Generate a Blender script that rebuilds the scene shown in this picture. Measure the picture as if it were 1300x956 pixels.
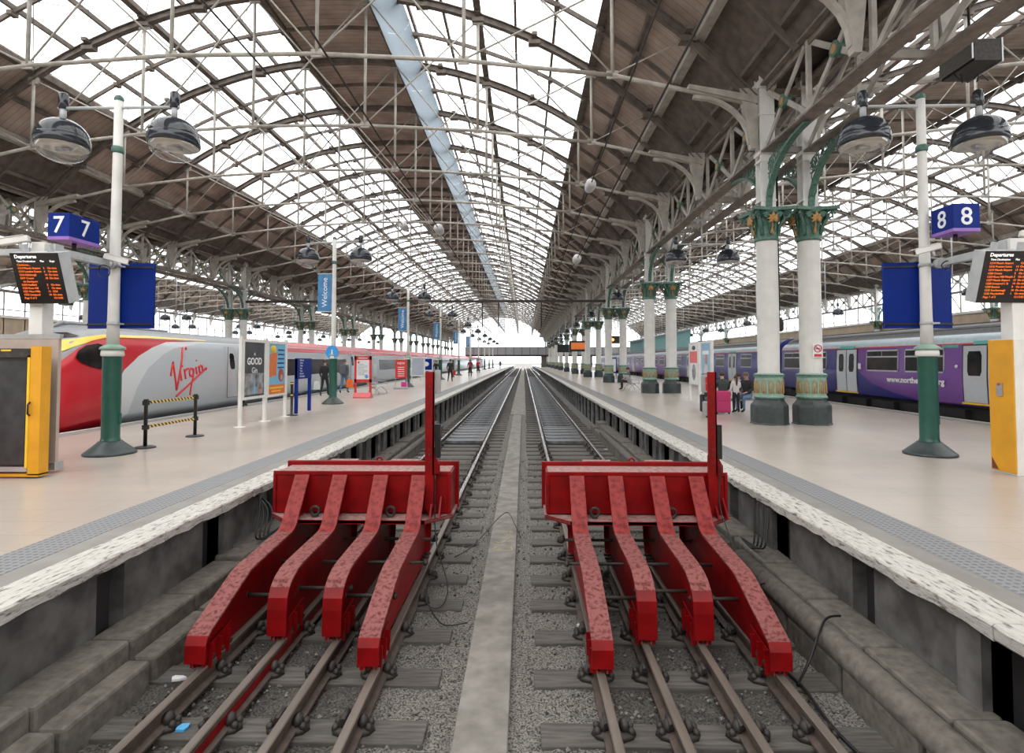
import bpy, math, random
from mathutils import Vector, Matrix
random.seed(7)
PI = math.pi
scene = bpy.context.scene
COL = scene.collection
for o in list(bpy.data.objects): bpy.data.objects.remove(o)

# ------------------------------------------------------------------ camera, sky, exposure
cam_d = bpy.data.cameras.new('camera'); cam = bpy.data.objects.new('camera', cam_d); COL.objects.link(cam)
cam_d.sensor_width = 36; cam_d.lens = 700 / 1300 * 36; cam_d.shift_y = -45 / 1300
cam_d.clip_start = 0.05; cam_d.clip_end = 2000
yaw = math.atan2(15, 700); pit = math.atan2(25, 700)
cam.location = (0, 0, 1.72); cam.rotation_euler = (PI / 2 + pit, 0, yaw)
scene.camera = cam
W = bpy.data.worlds.new('world'); scene.world = W; W.use_nodes = True
nt = W.node_tree; nt.nodes.clear()
wo = nt.nodes.new('ShaderNodeOutputWorld'); bg = nt.nodes.new('ShaderNodeBackground')
geo = nt.nodes.new('ShaderNodeTexCoord'); sp = nt.nodes.new('ShaderNodeSeparateXYZ'); rp = nt.nodes.new('ShaderNodeValToRGB')
rp.color_ramp.elements[0].position = 0.0; rp.color_ramp.elements[0].color = (0.80, 0.86, 0.93, 1)
rp.color_ramp.elements[1].position = 0.6; rp.color_ramp.elements[1].color = (1, 0.985, 0.96, 1)
nt.links.new(geo.outputs['Generated'], sp.inputs[0]); nt.links.new(sp.outputs['Z'], rp.inputs[0])
nt.links.new(rp.outputs[0], bg.inputs[0]); nt.links.new(bg.outputs[0], wo.inputs[0])
bg.inputs[1].default_value = 3.0
vs = scene.view_settings
vs.view_transform = 'Standard'; vs.look = 'None'; vs.gamma = 1; vs.use_curve_mapping = False
vs.exposure = 0.38

# ------------------------------------------------------------------ mesh builder
class MB:
    def __init__(s): s.v = []; s.f = []; s.m = []; s.s = []
    def add(s, vs_, fs_, mi=0, smooth=False):
        b = len(s.v); s.v += [tuple(p) for p in vs_]
        for f in fs_: s.f.append([b + i for i in f]); s.m.append(mi); s.s.append(smooth)
        return s
    def box(s, x0, x1, y0, y1, z0, z1, mi=0):
        v = [(x, y, z) for x in (x0, x1) for y in (y0, y1) for z in (z0, z1)]
        return s.add(v, [(0,1,3,2),(4,6,7,5),(0,4,5,1),(2,3,7,6),(0,2,6,4),(1,5,7,3)], mi)
    def bar(s, p, q, w, h, up=(0,0,1), mi=0):
        p = Vector(p); q = Vector(q); d = (q - p).normalized(); u = Vector(up)
        r = d.cross(u)
        if r.length < 1e-4: r = d.cross(Vector((1,0,0)))
        r.normalize(); u = r.cross(d).normalized()
        v = []
        for c in (p, q):
            for a, b in ((-1,-1),(1,-1),(1,1),(-1,1)): v.append(c + r * a * w / 2 + u * b * h / 2)
        return s.add(v, [(0,1,2,3),(7,6,5,4),(0,4,5,1),(1,5,6,2),(2,6,7,3),(3,7,4,0)], mi)
    def tube(s, pts, r, n=8, mi=0, closed=False):
        pts = [Vector(p) for p in pts]; N = len(pts); v = []; f = []
        rr = r if isinstance(r, (list, tuple)) else [r] * N
        prev = None
        for i, p in enumerate(pts):
            if closed: d = pts[(i+1) % N] - pts[i-1]
            else: d = pts[min(i+1, N-1)] - pts[max(i-1, 0)]
            d.normalize()
            if prev is None:
                a = Vector((0,0,1)) if abs(d.z) < .9 else Vector((1,0,0)); x = d.cross(a).normalized()
            else:
                x = prev - d * prev.dot(d)
                x = x.normalized() if x.length > 1e-5 else d.cross(Vector((0,0,1))).normalized()
            prev = x; y = d.cross(x)
            for k in range(n):
                t = 2 * PI * k / n; v.append(p + (x * math.cos(t) + y * math.sin(t)) * rr[i])
        rng = N if closed else N - 1
        for i in range(rng):
            j = (i + 1) % N
            for k in range(n):
                f.append((i*n+k, i*n+(k+1) % n, j*n+(k+1) % n, j*n+k))
        s.add(v, f, mi, True)
        if not closed:
            b = len(s.v) - N * n
            s.f.append([b + k for k in range(n)][::-1]); s.m.append(mi); s.s.append(False)
            s.f.append([b + (N-1)*n + k for k in range(n)]); s.m.append(mi); s.s.append(False)
        return s
    def lathe(s, prof, n=20, c=(0,0,0), mi=0, smooth=True, rot=0.0, sx=1, sy=1):
        v = []; f = []
        for r, z in prof:
            for k in range(n):
                t = 2*PI*k/n + rot; v.append((c[0] + r*math.cos(t)*sx, c[1] + r*math.sin(t)*sy, c[2] + z))
        for i in range(len(prof)-1):
            for k in range(n): f.append((i*n+k, i*n+(k+1) % n, (i+1)*n+(k+1) % n, (i+1)*n+k))
        s.add(v, f, mi, smooth)
        b = len(s.v) - n*len(prof)
        s.f.append([b+k for k in range(n)][::-1]); s.m.append(mi); s.s.append(False)
        s.f.append([b+n*(len(prof)-1)+k for k in range(n)]); s.m.append(mi); s.s.append(False)
        return s
    def prism(s, poly, axis, a, b, mi=0):
        # poly: 2D points; axis 'x': (y,z) ; 'y': (x,z) ; 'z': (x,y)
        def P(p, t): return {'x': (t, p[0], p[1]), 'y': (p[0], t, p[1]), 'z': (p[0], p[1], t)}[axis]
        n = len(poly); v = [P(p, a) for p in poly] + [P(p, b) for p in poly]
        f = [tuple(range(n))[::-1], tuple(range(n, 2*n))] + [(i, (i+1) % n, n+(i+1) % n, n+i) for i in range(n)]
        return s.add(v, f, mi)
    def strip(s, pts, w, th, axis='x', mi=0):
        # flat strip following pts (y,z), width along x, thickness th
        n = len(pts); v = []; f = []
        for i in range(n):
            a = Vector(pts[max(i-1,0)]); b = Vector(pts[min(i+1,n-1)]); d = (b-a).normalized(); nn = Vector((-d.y, d.x))
            for x in (-w/2, w/2):
                for t in (0, th): v.append((x, pts[i][0] + nn.x*t, pts[i][1] + nn.y*t))
        for i in range(n-1):
            a = i*4; b = a+4
            f += [(a, a+2, b+2, b), (a+1, b+1, b+3, a+3), (a, b, b+1, a+1), (a+2, a+3, b+3, b+2)]
        f += [(0,1,3,2), (4*n-4, 4*n-2, 4*n-1, 4*n-3)]
        return s.add(v, f, mi)
    def sphere(s, c, r, n=12, m=8, mi=0, sc=(1,1,1), z0=-1, z1=1):
        prof = []
        a0 = math.asin(z0); a1 = math.asin(z1)
        v = []; f = []
        for i in range(m+1):
            a = a0 + (a1-a0)*i/m
            for k in range(n):
                t = 2*PI*k/n; v.append((c[0]+r*sc[0]*math.cos(a)*math.cos(t), c[1]+r*sc[1]*math.cos(a)*math.sin(t), c[2]+r*sc[2]*math.sin(a)))
        for i in range(m):
            for k in range(n): f.append((i*n+k, i*n+(k+1) % n, (i+1)*n+(k+1) % n, (i+1)*n+k))
        return s.add(v, f, mi, True)
    def build(s, name, mats, parent=None, loc=None, fix=True):
        me = bpy.data.meshes.new(name); me.from_pydata(s.v, [], s.f)
        if not isinstance(mats, (list, tuple)): mats = [mats]
        for m in mats: me.materials.append(m)
        me.polygons.foreach_set('material_index', s.m); me.polygons.foreach_set('use_smooth', s.s)
        if fix:
            import bmesh
            bm = bmesh.new(); bm.from_mesh(me); bmesh.ops.recalc_face_normals(bm, faces=bm.faces); bm.to_mesh(me); bm.free()
        me.update()
        o = bpy.data.objects.new(name, me); COL.objects.link(o)
        if parent: o.parent = parent
        if loc: o.location = loc
        return o

def bevel(o, w=0.01, seg=2):
    m = o.modifiers.new('bevel', 'BEVEL'); m.width = w; m.segments = seg; m.limit_method = 'ANGLE'; return o
def tag(o, label, cat, group=None, kind=None):
    o['label'] = label; o['category'] = cat
    if group: o['group'] = group
    if kind: o['kind'] = kind
    return o
def thing(name, label, cat, loc=(0,0,0), rz=0, group=None):
    o = bpy.data.objects.new(name, None); COL.objects.link(o); o.empty_display_size = .1
    o.location = loc; o.rotation_euler = (0, 0, rz); return tag(o, label, cat, group)
def struct(o): o['kind'] = 'structure'; return o
def kids(o): return [c for c in bpy.data.objects if c.parent == o]
def copy_tree(src, loc=None, label=None, parent=None, cache={}):
    c = src.copy(); COL.objects.link(c); c.parent = parent
    if loc is not None: c.location = loc
    if label: c['label'] = label
    key = src.name
    if key not in cache: cache[key] = kids(src)
    for ch in cache[key]: copy_tree(ch, parent=c)
    return c
ORD = ['nearest', 'second', 'third', 'fourth', 'fifth', 'sixth', 'seventh', 'eighth', 'ninth', 'tenth', 'eleventh', 'twelfth', 'thirteenth', 'fourteenth',
       'fifteenth', 'sixteenth', 'seventeenth', 'eighteenth', 'nineteenth', 'twentieth'] 
def nth(i): return 'nearest' if i == 0 else (ORD[i] + ' nearest' if i < len(ORD) else 'far')

# ------------------------------------------------------------------ materials
def mat(name, col, rough=.6, metal=0., var=.12, scale=6., col2=None, bump=0., fac=(.35, .65), spec=None, emit=None, stretch=(1,1,1), detail=4):
    m = bpy.data.materials.new(name); m.use_nodes = True; n = m.node_tree.nodes; l = m.node_tree.links
    b = n['Principled BSDF']; b.inputs['Roughness'].default_value = rough; b.inputs['Metallic'].default_value = metal
    if spec is not None: b.inputs['Specular IOR Level'].default_value = spec
    tc = n.new('ShaderNodeTexCoord'); mp = n.new('ShaderNodeMapping'); mp.inputs['Scale'].default_value = stretch
    no = n.new('ShaderNodeTexNoise'); no.inputs['Scale'].default_value = scale; no.inputs['Detail'].default_value = detail
    l.new(tc.outputs['Object'], mp.inputs[0]); l.new(mp.outputs[0], no.inputs['Vector'])
    r = n.new('ShaderNodeValToRGB'); r.color_ramp.elements[0].position = fac[0]; r.color_ramp.elements[1].position = fac[1]
    c2 = col2 if col2 else tuple(max(0, c * (1 - var)) for c in col)
    r.color_ramp.elements[0].color = (*c2, 1); r.color_ramp.elements[1].color = (*col, 1)
    l.new(no.outputs['Fac'], r.inputs[0]); l.new(r.outputs[0], b.inputs['Base Color'])
    if bump:
        bp = n.new('ShaderNodeBump'); bp.inputs['Strength'].default_value = bump; bp.inputs['Distance'].default_value = .02
        l.new(no.outputs['Fac'], bp.inputs['Height']); l.new(bp.outputs[0], b.inputs['Normal'])
    if emit:
        b.inputs['Emission Color'].default_value = (*emit[:3], 1); b.inputs['Emission Strength'].default_value = emit[3]
    return m
M = {}
M['grey'] = mat('grey_paint', (.46, .48, .49), .45, var=.15)
M['white'] = mat('white_paint', (.72, .71, .68), .5, var=.14, scale=2.5)
M['cream'] = mat('cream_ironwork', (.46, .43, .38), .6, var=.3, scale=3)
M['creamdark'] = mat('weathered_ironwork', (.30, .27, .235), .7, var=.35, scale=3)
M['rib'] = mat('brown_roof_iron', (.16, .13, .11), .75, var=.4, scale=3)
M['flange'] = mat('brown_girder', (.235, .20, .17), .75, var=.35, scale=4)
M['green'] = mat('dark_green_cast_iron', (.018, .095, .07), .3, var=.2, scale=4)
M['capgreen'] = mat('column_green', (.085, .19, .145), .5, var=.45, scale=14)
M['palegreen'] = mat('pale_green_band', (.27, .41, .33), .5, var=.2, scale=9)
M['gold'] = mat('ochre_gold', (.48, .27, .09), .5, var=.3, scale=20)
M['slate'] = mat('slate_plinth', (.045, .06, .062), .45, var=.35, scale=8)
M['dome'] = mat('black_enamel', (.025, .03, .038), .12, var=.1)
M['lens'] = mat('lamp_reflector', (.62, .58, .5), .35, var=.1)
M['blue'] = mat('royal_blue', (.0015, .020, .20), .5, var=.12, scale=2, spec=.15)
M['purple'] = mat('sign_purple', (.30, .14, .50), .4)
M['black'] = mat('black_plastic', (.012, .012, .013), .4)
M['screen'] = mat('dark_screen', (.012, .01, .01), .25)
M['led'] = mat('orange_led', (.6, .12, .01), .5, emit=(1, .17, .015, .95))
M['ledw'] = mat('white_led', (.8, .8, .8), .5, emit=(.9, .9, .9, .8))
M['txt'] = mat('white_lettering', (.85, .87, .88), .5)
M['red'] = mat('buffer_red', (.225, .0015, .003), .42, var=.35, scale=5, spec=.25)
M['reddust'] = mat('worn_dusty_red', (.225, .075, .07), .6, scale=26, col2=(.085, .014, .013), fac=(.33, .55), detail=9, spec=.25)
M['redworn'] = mat('worn_red', (.24, .03, .028), .5, scale=18, col2=(.11, .008, .008), fac=(.3, .55), detail=8, spec=.25)
M['reddustgrey'] = mat('dusty_red_top', (.36, .25, .235), .7, scale=18, col2=(.26, .10, .09), detail=7)
M['iron'] = mat('dark_iron', (.06, .052, .047), .6, .4, var=.4, scale=12)
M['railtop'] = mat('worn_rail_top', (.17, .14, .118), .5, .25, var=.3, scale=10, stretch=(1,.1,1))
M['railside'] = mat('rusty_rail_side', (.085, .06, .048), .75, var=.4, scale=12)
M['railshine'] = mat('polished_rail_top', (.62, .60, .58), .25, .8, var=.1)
M['sleeper'] = mat('grey_timber_sleeper', (.115, .105, .094), .85, scale=8, col2=(.06, .053, .048), stretch=(.4, 4, 4), bump=.3)
M['ballast'] = mat('ballast', (.24, .225, .205), .9, scale=62, col2=(.035, .031, .028), fac=(.38, .60), bump=1.0, detail=6)
M['mud'] = mat('oily_ballast', (.12, .11, .098), .85, scale=55, col2=(.025, .022, .02), fac=(.38, .64), bump=1.0, detail=6)
M['conc'] = mat('grey_concrete', (.24, .225, .205), .85, scale=5, col2=(.15, .138, .122), bump=.25, detail=8)
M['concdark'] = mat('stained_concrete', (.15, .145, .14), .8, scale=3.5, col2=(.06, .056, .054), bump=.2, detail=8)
M['void'] = mat('near_black', (.02, .018, .018), .9, scale=3)  # near-black for platform wall backs and train underframes
M['kerb'] = mat('weathered_kerb', (.165, .148, .128), .85, scale=12, col2=(.075, .065, .056), fac=(.25, .7), bump=.5, detail=9)
M['slab'] = mat('edge_paving', (.265, .255, .24), .75, scale=3, col2=(.215, .20, .185), detail=8)
M['steel'] = mat('brushed_steel', (.50, .51, .52), .35, .7)
M['glassd'] = mat('dark_window_glass', (.035, .026, .022), .22, scale=1.4, col2=(.006, .006, .008), spec=.12)
M['tred'] = mat('train_red', (.52, .012, .02), .22, var=.06)
M['tgrey'] = mat('train_roof_grey', (.28, .29, .31), .4, var=.1)
M['tsil'] = mat('train_silver', (.52, .54, .57), .3, var=.06)
M['tpink'] = mat('train_faded_red_roof', (.60, .13, .14), .4, var=.2)
M['tyel'] = mat('train_yellow', (.85, .58, .08), .3)
M['nblue'] = mat('train_blue', (.035, .035, .22), .28, var=.08)
M['npurp'] = mat('train_purple', (.17, .055, .30), .28, var=.08)
M['nroof'] = mat('ribbed_roof_grey', (.13, .13, .135), .6, var=.2)
M['nstripe'] = mat('train_pale_stripe', (.50, .60, .66), .35)
M['ndoor'] = mat('door_pale_grey', (.50, .53, .56), .35, var=.05)
M['turq'] = mat('turquoise_label', (.10, .42, .38), .4)
M['orange'] = mat('orange_yellow_paint', (.70, .33, .012), .45, var=.15, scale=3)
M['yellow'] = mat('yellow_paint', (.80, .52, .03), .45)
M['beige'] = mat('beige_wall', (.42, .34, .25), .8, scale=1.5, var=.15)
M['postbeige'] = mat('pinkish_beige', (.46, .37, .31), .6)
M['silver'] = mat('silver_panel', (.42, .42, .43), .35, .3)
M['signred'] = mat('sign_red', (.62, .03, .025), .4)
M['paper'] = mat('white_paper', (.75, .76, .78), .5)
M['posterdark'] = mat('poster_charcoal', (.07, .07, .08), .4, scale=2.2, col2=(.02, .02, .025), fac=(.3, .7))
M['postersmoke'] = mat('poster_smoke_grey', (.40, .40, .42), .4, scale=4, col2=(.06, .06, .07), fac=(.35, .7))
M['postercyan'] = mat('poster_cyan', (.17, .45, .66), .4)
M['posterorange'] = mat('poster_orange', (.65, .16, .03), .4)
M['pink'] = mat('pink_fabric', (.50, .035, .15), .7, var=.15, scale=30)
M['pinkhot'] = mat('bright_pink', (.75, .08, .35), .6)
M['jeans'] = mat('denim', (.13, .20, .33), .85, var=.25, scale=30)
M['cloth_black'] = mat('black_cloth', (.018, .018, .02), .85)
M['cloth_grey'] = mat('grey_cloth', (.13, .14, .16), .85, var=.3, scale=30)
M['cloth_green'] = mat('dark_green_cloth', (.045, .06, .05), .85)
M['cloth_white'] = mat('pale_cloth', (.62, .58, .58), .8)
M['cloth_pale_blue'] = mat('pale_blue_cloth', (.42, .46, .55), .8)
M['cloth_red'] = mat('red_cloth', (.55, .02, .03), .8)
M['hiviz'] = mat('high_visibility_orange', (.90, .17, .02), .7)
M['skin'] = mat('skin', (.50, .29, .21), .55)
M['hair'] = mat('brown_hair', (.045, .025, .015), .6)
M['hairgrey'] = mat('grey_brown_hair', (.12, .085, .065), .6)
M['bag_white'] = mat('white_plastic_bag', (.60, .66, .62), .5)
M['bridge'] = mat('bridge_pale_grey', (.33, .33, .34), .6)
M['teal'] = mat('teal_cladding', (.16, .32, .32), .6)
M['wire'] = mat('dark_wire', (.02, .018, .017), .5)
M['porcelain'] = mat('pale_insulator', (.55, .55, .56), .3)
M['blueplate'] = mat('blue_litter', (.08, .35, .65), .5)
M['fluted'] = mat('column_white', (.66, .65, .615), .45, scale=3, var=.1)
# stretched glossy catch-pan panels
M['pan'] = mat('wet_grey_panel', (.16, .165, .175), .5, scale=2, col2=(.03, .032, .036), fac=(.35, .65))

def node_mat(name):
    m = bpy.data.materials.new(name); m.use_nodes = True
    return m, m.node_tree.nodes, m.node_tree.links, m.node_tree.nodes['Principled BSDF']
def coords(n, l, scale=(1,1,1), rot=(0,0,0)):
    tc = n.new('ShaderNodeTexCoord'); mp = n.new('ShaderNodeMapping'); mp.inputs['Scale'].default_value = scale; mp.inputs['Rotation'].default_value = rot
    l.new(tc.outputs['Object'], mp.inputs[0]); return mp
# platform tiles
m, n, l, b = node_mat('platform_tiles'); M['tile'] = m
mp = coords(n, l); br = n.new('ShaderNodeTexBrick'); l.new(mp.outputs[0], br.inputs['Vector'])
br.offset = .5; br.inputs['Scale'].default_value = 1.0; br.inputs['Brick Width'].default_value = .9; br.inputs['Row Height'].default_value = .45
br.inputs['Mortar Size'].default_value = .006; br.inputs['Mortar Smooth'].default_value = .3
br.inputs['Color1'].default_value = (.49, .425, .37, 1); br.inputs['Color2'].default_value = (.455, .40, .35, 1); br.inputs['Mortar'].default_value = (.36, .31, .27, 1)
no = n.new('ShaderNodeTexNoise'); no.inputs['Scale'].default_value = .7; no.inputs['Detail'].default_value = 6; l.new(mp.outputs[0], no.inputs['Vector'])
mx = n.new('ShaderNodeMix'); mx.data_type = 'RGBA'; mx.blend_type = 'MULTIPLY'; mx.inputs[0].default_value = .3
l.new(br.outputs['Color'], mx.inputs[6]); l.new(no.outputs['Color'], mx.inputs[7])
rr = n.new('ShaderNodeValToRGB'); rr.color_ramp.elements[0].color = (.88,.88,.88,1); rr.color_ramp.elements[1].color = (1,1,1,1)
rr.color_ramp.elements[0].position = .35; rr.color_ramp.elements[1].position = .65
l.new(no.outputs['Fac'], rr.inputs[0]); l.new(rr.outputs[0], mx.inputs[7]); mx.inputs[0].default_value = 1
l.new(mx.outputs[2], b.inputs['Base Color']); b.inputs['Roughness'].default_value = .28; b.inputs['Specular IOR Level'].default_value = .4
# tactile paving; shading of the blisters is painted in as darker dots
m, n, l, b = node_mat('tactile_paving'); M['tactile'] = m
mp = coords(n, l); vo = n.new('ShaderNodeTexVoronoi'); vo.inputs['Randomness'].default_value = 0; vo.inputs['Scale'].default_value = 15
l.new(mp.outputs[0], vo.inputs['Vector'])
sp = n.new('ShaderNodeSeparateXYZ'); cb = n.new('ShaderNodeCombineXYZ'); l.new(mp.outputs[0], sp.inputs[0]); l.new(sp.outputs[0], cb.inputs[0]); l.new(sp.outputs[1], cb.inputs[1])
l.new(cb.outputs[0], vo.inputs['Vector'])
r = n.new('ShaderNodeValToRGB'); r.color_ramp.elements[0].position = .25; r.color_ramp.elements[0].color = (.13,.135,.14,1); r.color_ramp.elements[1].position = .36; r.color_ramp.elements[1].color = (.235,.24,.25,1)
l.new(vo.outputs['Distance'], r.inputs[0]); l.new(r.outputs[0], b.inputs['Base Color']); b.inputs['Roughness'].default_value = .6
bp = n.new('ShaderNodeBump'); bp.inputs['Strength'].default_value = .8; bp.inputs['Distance'].default_value = .01; bp.invert = True
l.new(vo.outputs['Distance'], bp.inputs['Height']); l.new(bp.outputs[0], b.inputs['Normal'])
# chipped white coping
m, n, l, b = node_mat('chipped_white_edge'); M['coping'] = m
mp = coords(n, l, (3.2, .8, 3.2)); no = n.new('ShaderNodeTexNoise'); no.inputs['Scale'].default_value = 9; no.inputs['Detail'].default_value = 9; no.inputs['Roughness'].default_value = .65
l.new(mp.outputs[0], no.inputs['Vector']); r = n.new('ShaderNodeValToRGB')
r.color_ramp.elements[0].position = .36; r.color_ramp.elements[0].color = (.13,.11,.095,1); r.color_ramp.elements[1].position = .46; r.color_ramp.elements[1].color = (.50,.48,.445,1)
e = r.color_ramp.elements.new(.7); e.color = (.62,.60,.56,1)
l.new(no.outputs['Fac'], r.inputs[0]); l.new(r.outputs[0], b.inputs['Base Color']); b.inputs['Roughness'].default_value = .75
bp = n.new('ShaderNodeBump'); bp.inputs['Strength'].default_value = .7; bp.inputs['Distance'].default_value = .03; l.new(no.outputs['Fac'], bp.inputs['Height']); l.new(bp.outputs[0], b.inputs['Normal'])
# roof boards: plank lines every 0.25 m along the track direction
m, n, l, b = node_mat('brown_roof_boards'); M['boards'] = m
mp = coords(n, l); sp = n.new('ShaderNodeSeparateXYZ'); l.new(mp.outputs[0], sp.inputs[0])
ma = n.new('ShaderNodeMath'); ma.operation = 'MULTIPLY'; ma.inputs[1].default_value = 3.4; l.new(sp.outputs[1], ma.inputs[0])
fr = n.new('ShaderNodeMath'); fr.operation = 'FRACT'; l.new(ma.outputs[0], fr.inputs[0])
r = n.new('ShaderNodeValToRGB'); r.color_ramp.elements[0].position = .0; r.color_ramp.elements[0].color = (.10,.08,.066,1); r.color_ramp.elements[1].position = .1; r.color_ramp.elements[1].color = (.47,.38,.32,1)
l.new(fr.outputs[0], r.inputs[0]); no = n.new('ShaderNodeTexNoise'); no.inputs['Scale'].default_value = 1.2; no.inputs['Detail'].default_value = 6; l.new(mp.outputs[0], no.inputs['Vector'])
r2 = n.new('ShaderNodeValToRGB'); r2.color_ramp.elements[0].position = .3; r2.color_ramp.elements[0].color = (.6,.58,.56,1); r2.color_ramp.elements[1].position = .7; r2.color_ramp.elements[1].color = (1,1,1,1)
l.new(no.outputs['Fac'], r2.inputs[0]); mx = n.new('ShaderNodeMix'); mx.data_type = 'RGBA'; mx.blend_type = 'MULTIPLY'; mx.inputs[0].default_value = 1
l.new(r.outputs[0], mx.inputs[6]); l.new(r2.outputs[0], mx.inputs[7]); l.new(mx.outputs[2], b.inputs['Base Color']); b.inputs['Roughness'].default_value = .8
# roof glass
def glassmat(name, tr, col, fac):
    m = bpy.data.materials.new(name); m.use_nodes = True; n = m.node_tree.nodes; l = m.node_tree.links; n.clear()
    o = n.new('ShaderNodeOutputMaterial'); t = n.new('ShaderNodeBsdfTransparent'); t.inputs[0].default_value = (*tr, 1)
    d = n.new('ShaderNodeBsdfTranslucent'); d.inputs[0].default_value = (*col, 1)
    mx = n.new('ShaderNodeMixShader'); mx.inputs[0].default_value = fac
    l.new(t.outputs[0], mx.inputs[1]); l.new(d.outputs[0], mx.inputs[2]); l.new(mx.outputs[0], o.inputs[0]); return m
M['roofglass'] = glassmat('roof_glass', (.92, .93, .93), (.8, .82, .84), .25)
M['sheet'] = glassmat('pale_blue_sheeting', (.10, .115, .13), (.25, .29, .33), .93)
def clearglass(name, rough=.03):
    m = bpy.data.materials.new(name); m.use_nodes = True; n = m.node_tree.nodes; l = m.node_tree.links; n.clear()
    o = n.new('ShaderNodeOutputMaterial'); t = n.new('ShaderNodeBsdfTransparent'); t.inputs[0].default_value = (.93,.95,.95,1)
    g = n.new('ShaderNodeBsdfGlossy'); g.inputs['Roughness'].default_value = rough; mx = n.new('ShaderNodeMixShader'); mx.inputs[0].default_value = .22
    l.new(t.outputs[0], mx.inputs[1]); l.new(g.outputs[0], mx.inputs[2]); l.new(mx.outputs[0], o.inputs[0]); return m
M['clear'] = clearglass('clear_lamp_bowl')
# two-tone liveries: boundary curve in object space (y as function of z)
def livery(name, zc, pts, left_col, right_col, rough=.28, extra=None):
    """pts list of (z,y). y<curve -> left colour"""
    m, n, l, b = node_mat(name); mp = coords(n, l); sp = n.new('ShaderNodeSeparateXYZ'); l.new(mp.outputs[0], sp.inputs[0])
    z0 = pts[0][0]; z1 = pts[-1][0]
    def curve(pts):
        acc = None
        for (za, ya), (zb, yb) in zip(pts[:-1], pts[1:]):
            mr = n.new('ShaderNodeMapRange'); mr.inputs[1].default_value = za; mr.inputs[2].default_value = zb; mr.inputs[3].default_value = 0; mr.inputs[4].default_value = yb-ya
            l.new(sp.outputs[2], mr.inputs[0]); ad = n.new('ShaderNodeMath'); ad.operation = 'ADD'; l.new(mr.outputs[0], ad.inputs[0])
            if acc is None: ad.inputs[1].default_value = ya
            else: l.new(acc, ad.inputs[1])
            acc = ad.outputs[0]
        lt = n.new('ShaderNodeMath'); lt.operation = 'GREATER_THAN'; l.new(sp.outputs[1], lt.inputs[0]); l.new(acc, lt.inputs[1]); return lt
    f = curve(pts); mx = n.new('ShaderNodeMix'); mx.data_type = 'RGBA'; l.new(f.outputs[0], mx.inputs[0])
    mx.inputs[6].default_value = (*left_col, 1); mx.inputs[7].default_value = (*right_col, 1); out = mx.outputs[2]
    for epts, ecol in (extra or []):
        f = curve(epts); m3 = n.new('ShaderNodeMix'); m3.data_type = 'RGBA'; l.new(f.outputs[0], m3.inputs[0]); l.new(out, m3.inputs[6]); m3.inputs[7].default_value = (*ecol, 1); out = m3.outputs[2]
    l.new(out, b.inputs['Base Color']); b.inputs['Roughness'].default_value = rough; return m
SW1 = [(-.7, 14.9), (.3, 14.6), (.82, 14.78), (1.1, 14.89), (1.46, 15.17), (1.86, 15.8), (2.13, 16.48), (2.31, 17.2), (2.40, 19.5), (2.43, 90)]
SW2 = [(-.7, 15.1), (.14, 15.25), (.51, 15.45), (.99, 15.69), (1.49, 16.15), (1.92, 16.9), (2.12, 17.5), (2.32, 19.0), (2.36, 23), (2.40, 90)]
M['virgin_side'] = livery('red_and_silver_train_side', 0, SW1, (.50, .012, .022), (.62, .645, .66), extra=[(SW2, (.47, .50, .53))])
NW = [(-.6, 19.3), (.45, 18.9), (.6, 20.0), (.9, 21.2), (1.3, 21.9), (1.8, 22.3), (2.4, 22.5), (3, 22.5)]
M['northern_side'] = livery('purple_and_blue_train_side', 0, NW, (.17, .055, .30), (.035, .035, .22))
# yellow and black tape
m, n, l, b = node_mat('hazard_tape'); M['tape'] = m
mp = coords(n, l, (1,1,1)); sp = n.new('ShaderNodeSeparateXYZ'); l.new(mp.outputs[0], sp.inputs[0])
ad = n.new('ShaderNodeMath'); ad.operation = 'ADD'; l.new(sp.outputs[1], ad.inputs[0]); l.new(sp.outputs[2], ad.inputs[1])
mu = n.new('ShaderNodeMath'); mu.operation = 'MULTIPLY'; mu.inputs[1].default_value = 9; l.new(ad.outputs[0], mu.inputs[0])
fr = n.new('ShaderNodeMath'); fr.operation = 'FRACT'; l.new(mu.outputs[0], fr.inputs[0]); gt = n.new('ShaderNodeMath'); gt.operation = 'GREATER_THAN'; gt.inputs[1].default_value = .5; l.new(fr.outputs[0], gt.inputs[0])
mx = n.new('ShaderNodeMix'); mx.data_type = 'RGBA'; l.new(gt.outputs[0], mx.inputs[0]); mx.inputs[6].default_value = (.02,.02,.02,1); mx.inputs[7].default_value = (.8,.55,.12,1); l.new(mx.outputs[2], b.inputs['Base Color'])

def text(body, size, material, parent, loc, rot, align='CENTER', ext=.002, name='lettering', bold=0, sx=1.0, label=None, spacing=1.0):
    cu = bpy.data.curves.new(name, 'FONT'); cu.body = body; cu.size = size; cu.extrude = ext; cu.align_x = align; cu.offset = bold; cu.resolution_u = 3
    cu.space_line = spacing
    t = bpy.data.objects.new(name, cu); COL.objects.link(t); me = bpy.data.meshes.new_from_object(t); bpy.data.objects.remove(t)
    me.materials.clear(); me.materials.append(material)
    o = bpy.data.objects.new(name, me); COL.objects.link(o); o.parent = parent; o.location = loc; o.rotation_euler = rot; o.scale = (sx, 1, 1)
    if label: o['label'] = label
    return o
FR = (PI/2, 0, 0)            # readable when seen from -y (facing the camera)
FX = (PI/2, 0, PI/2)         # faces +x
FXm = (PI/2, 0, -PI/2)       # faces -x

Y0, Y1 = -6.0, 176.0  # roof ends; unseen stretch behind the camera added to hold back sky light
# ------------------------------------------------------------------ ground, platforms
LE, RE = -3.60, 3.04          # platform edges
def slab(name, x0, x1, y0=1.9, y1=Y1+40, m=None, z1=0):
    return struct(MB().box(x0, x1, y0, y1, -1.3, z1).build(name, m or M['tile']))
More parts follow.
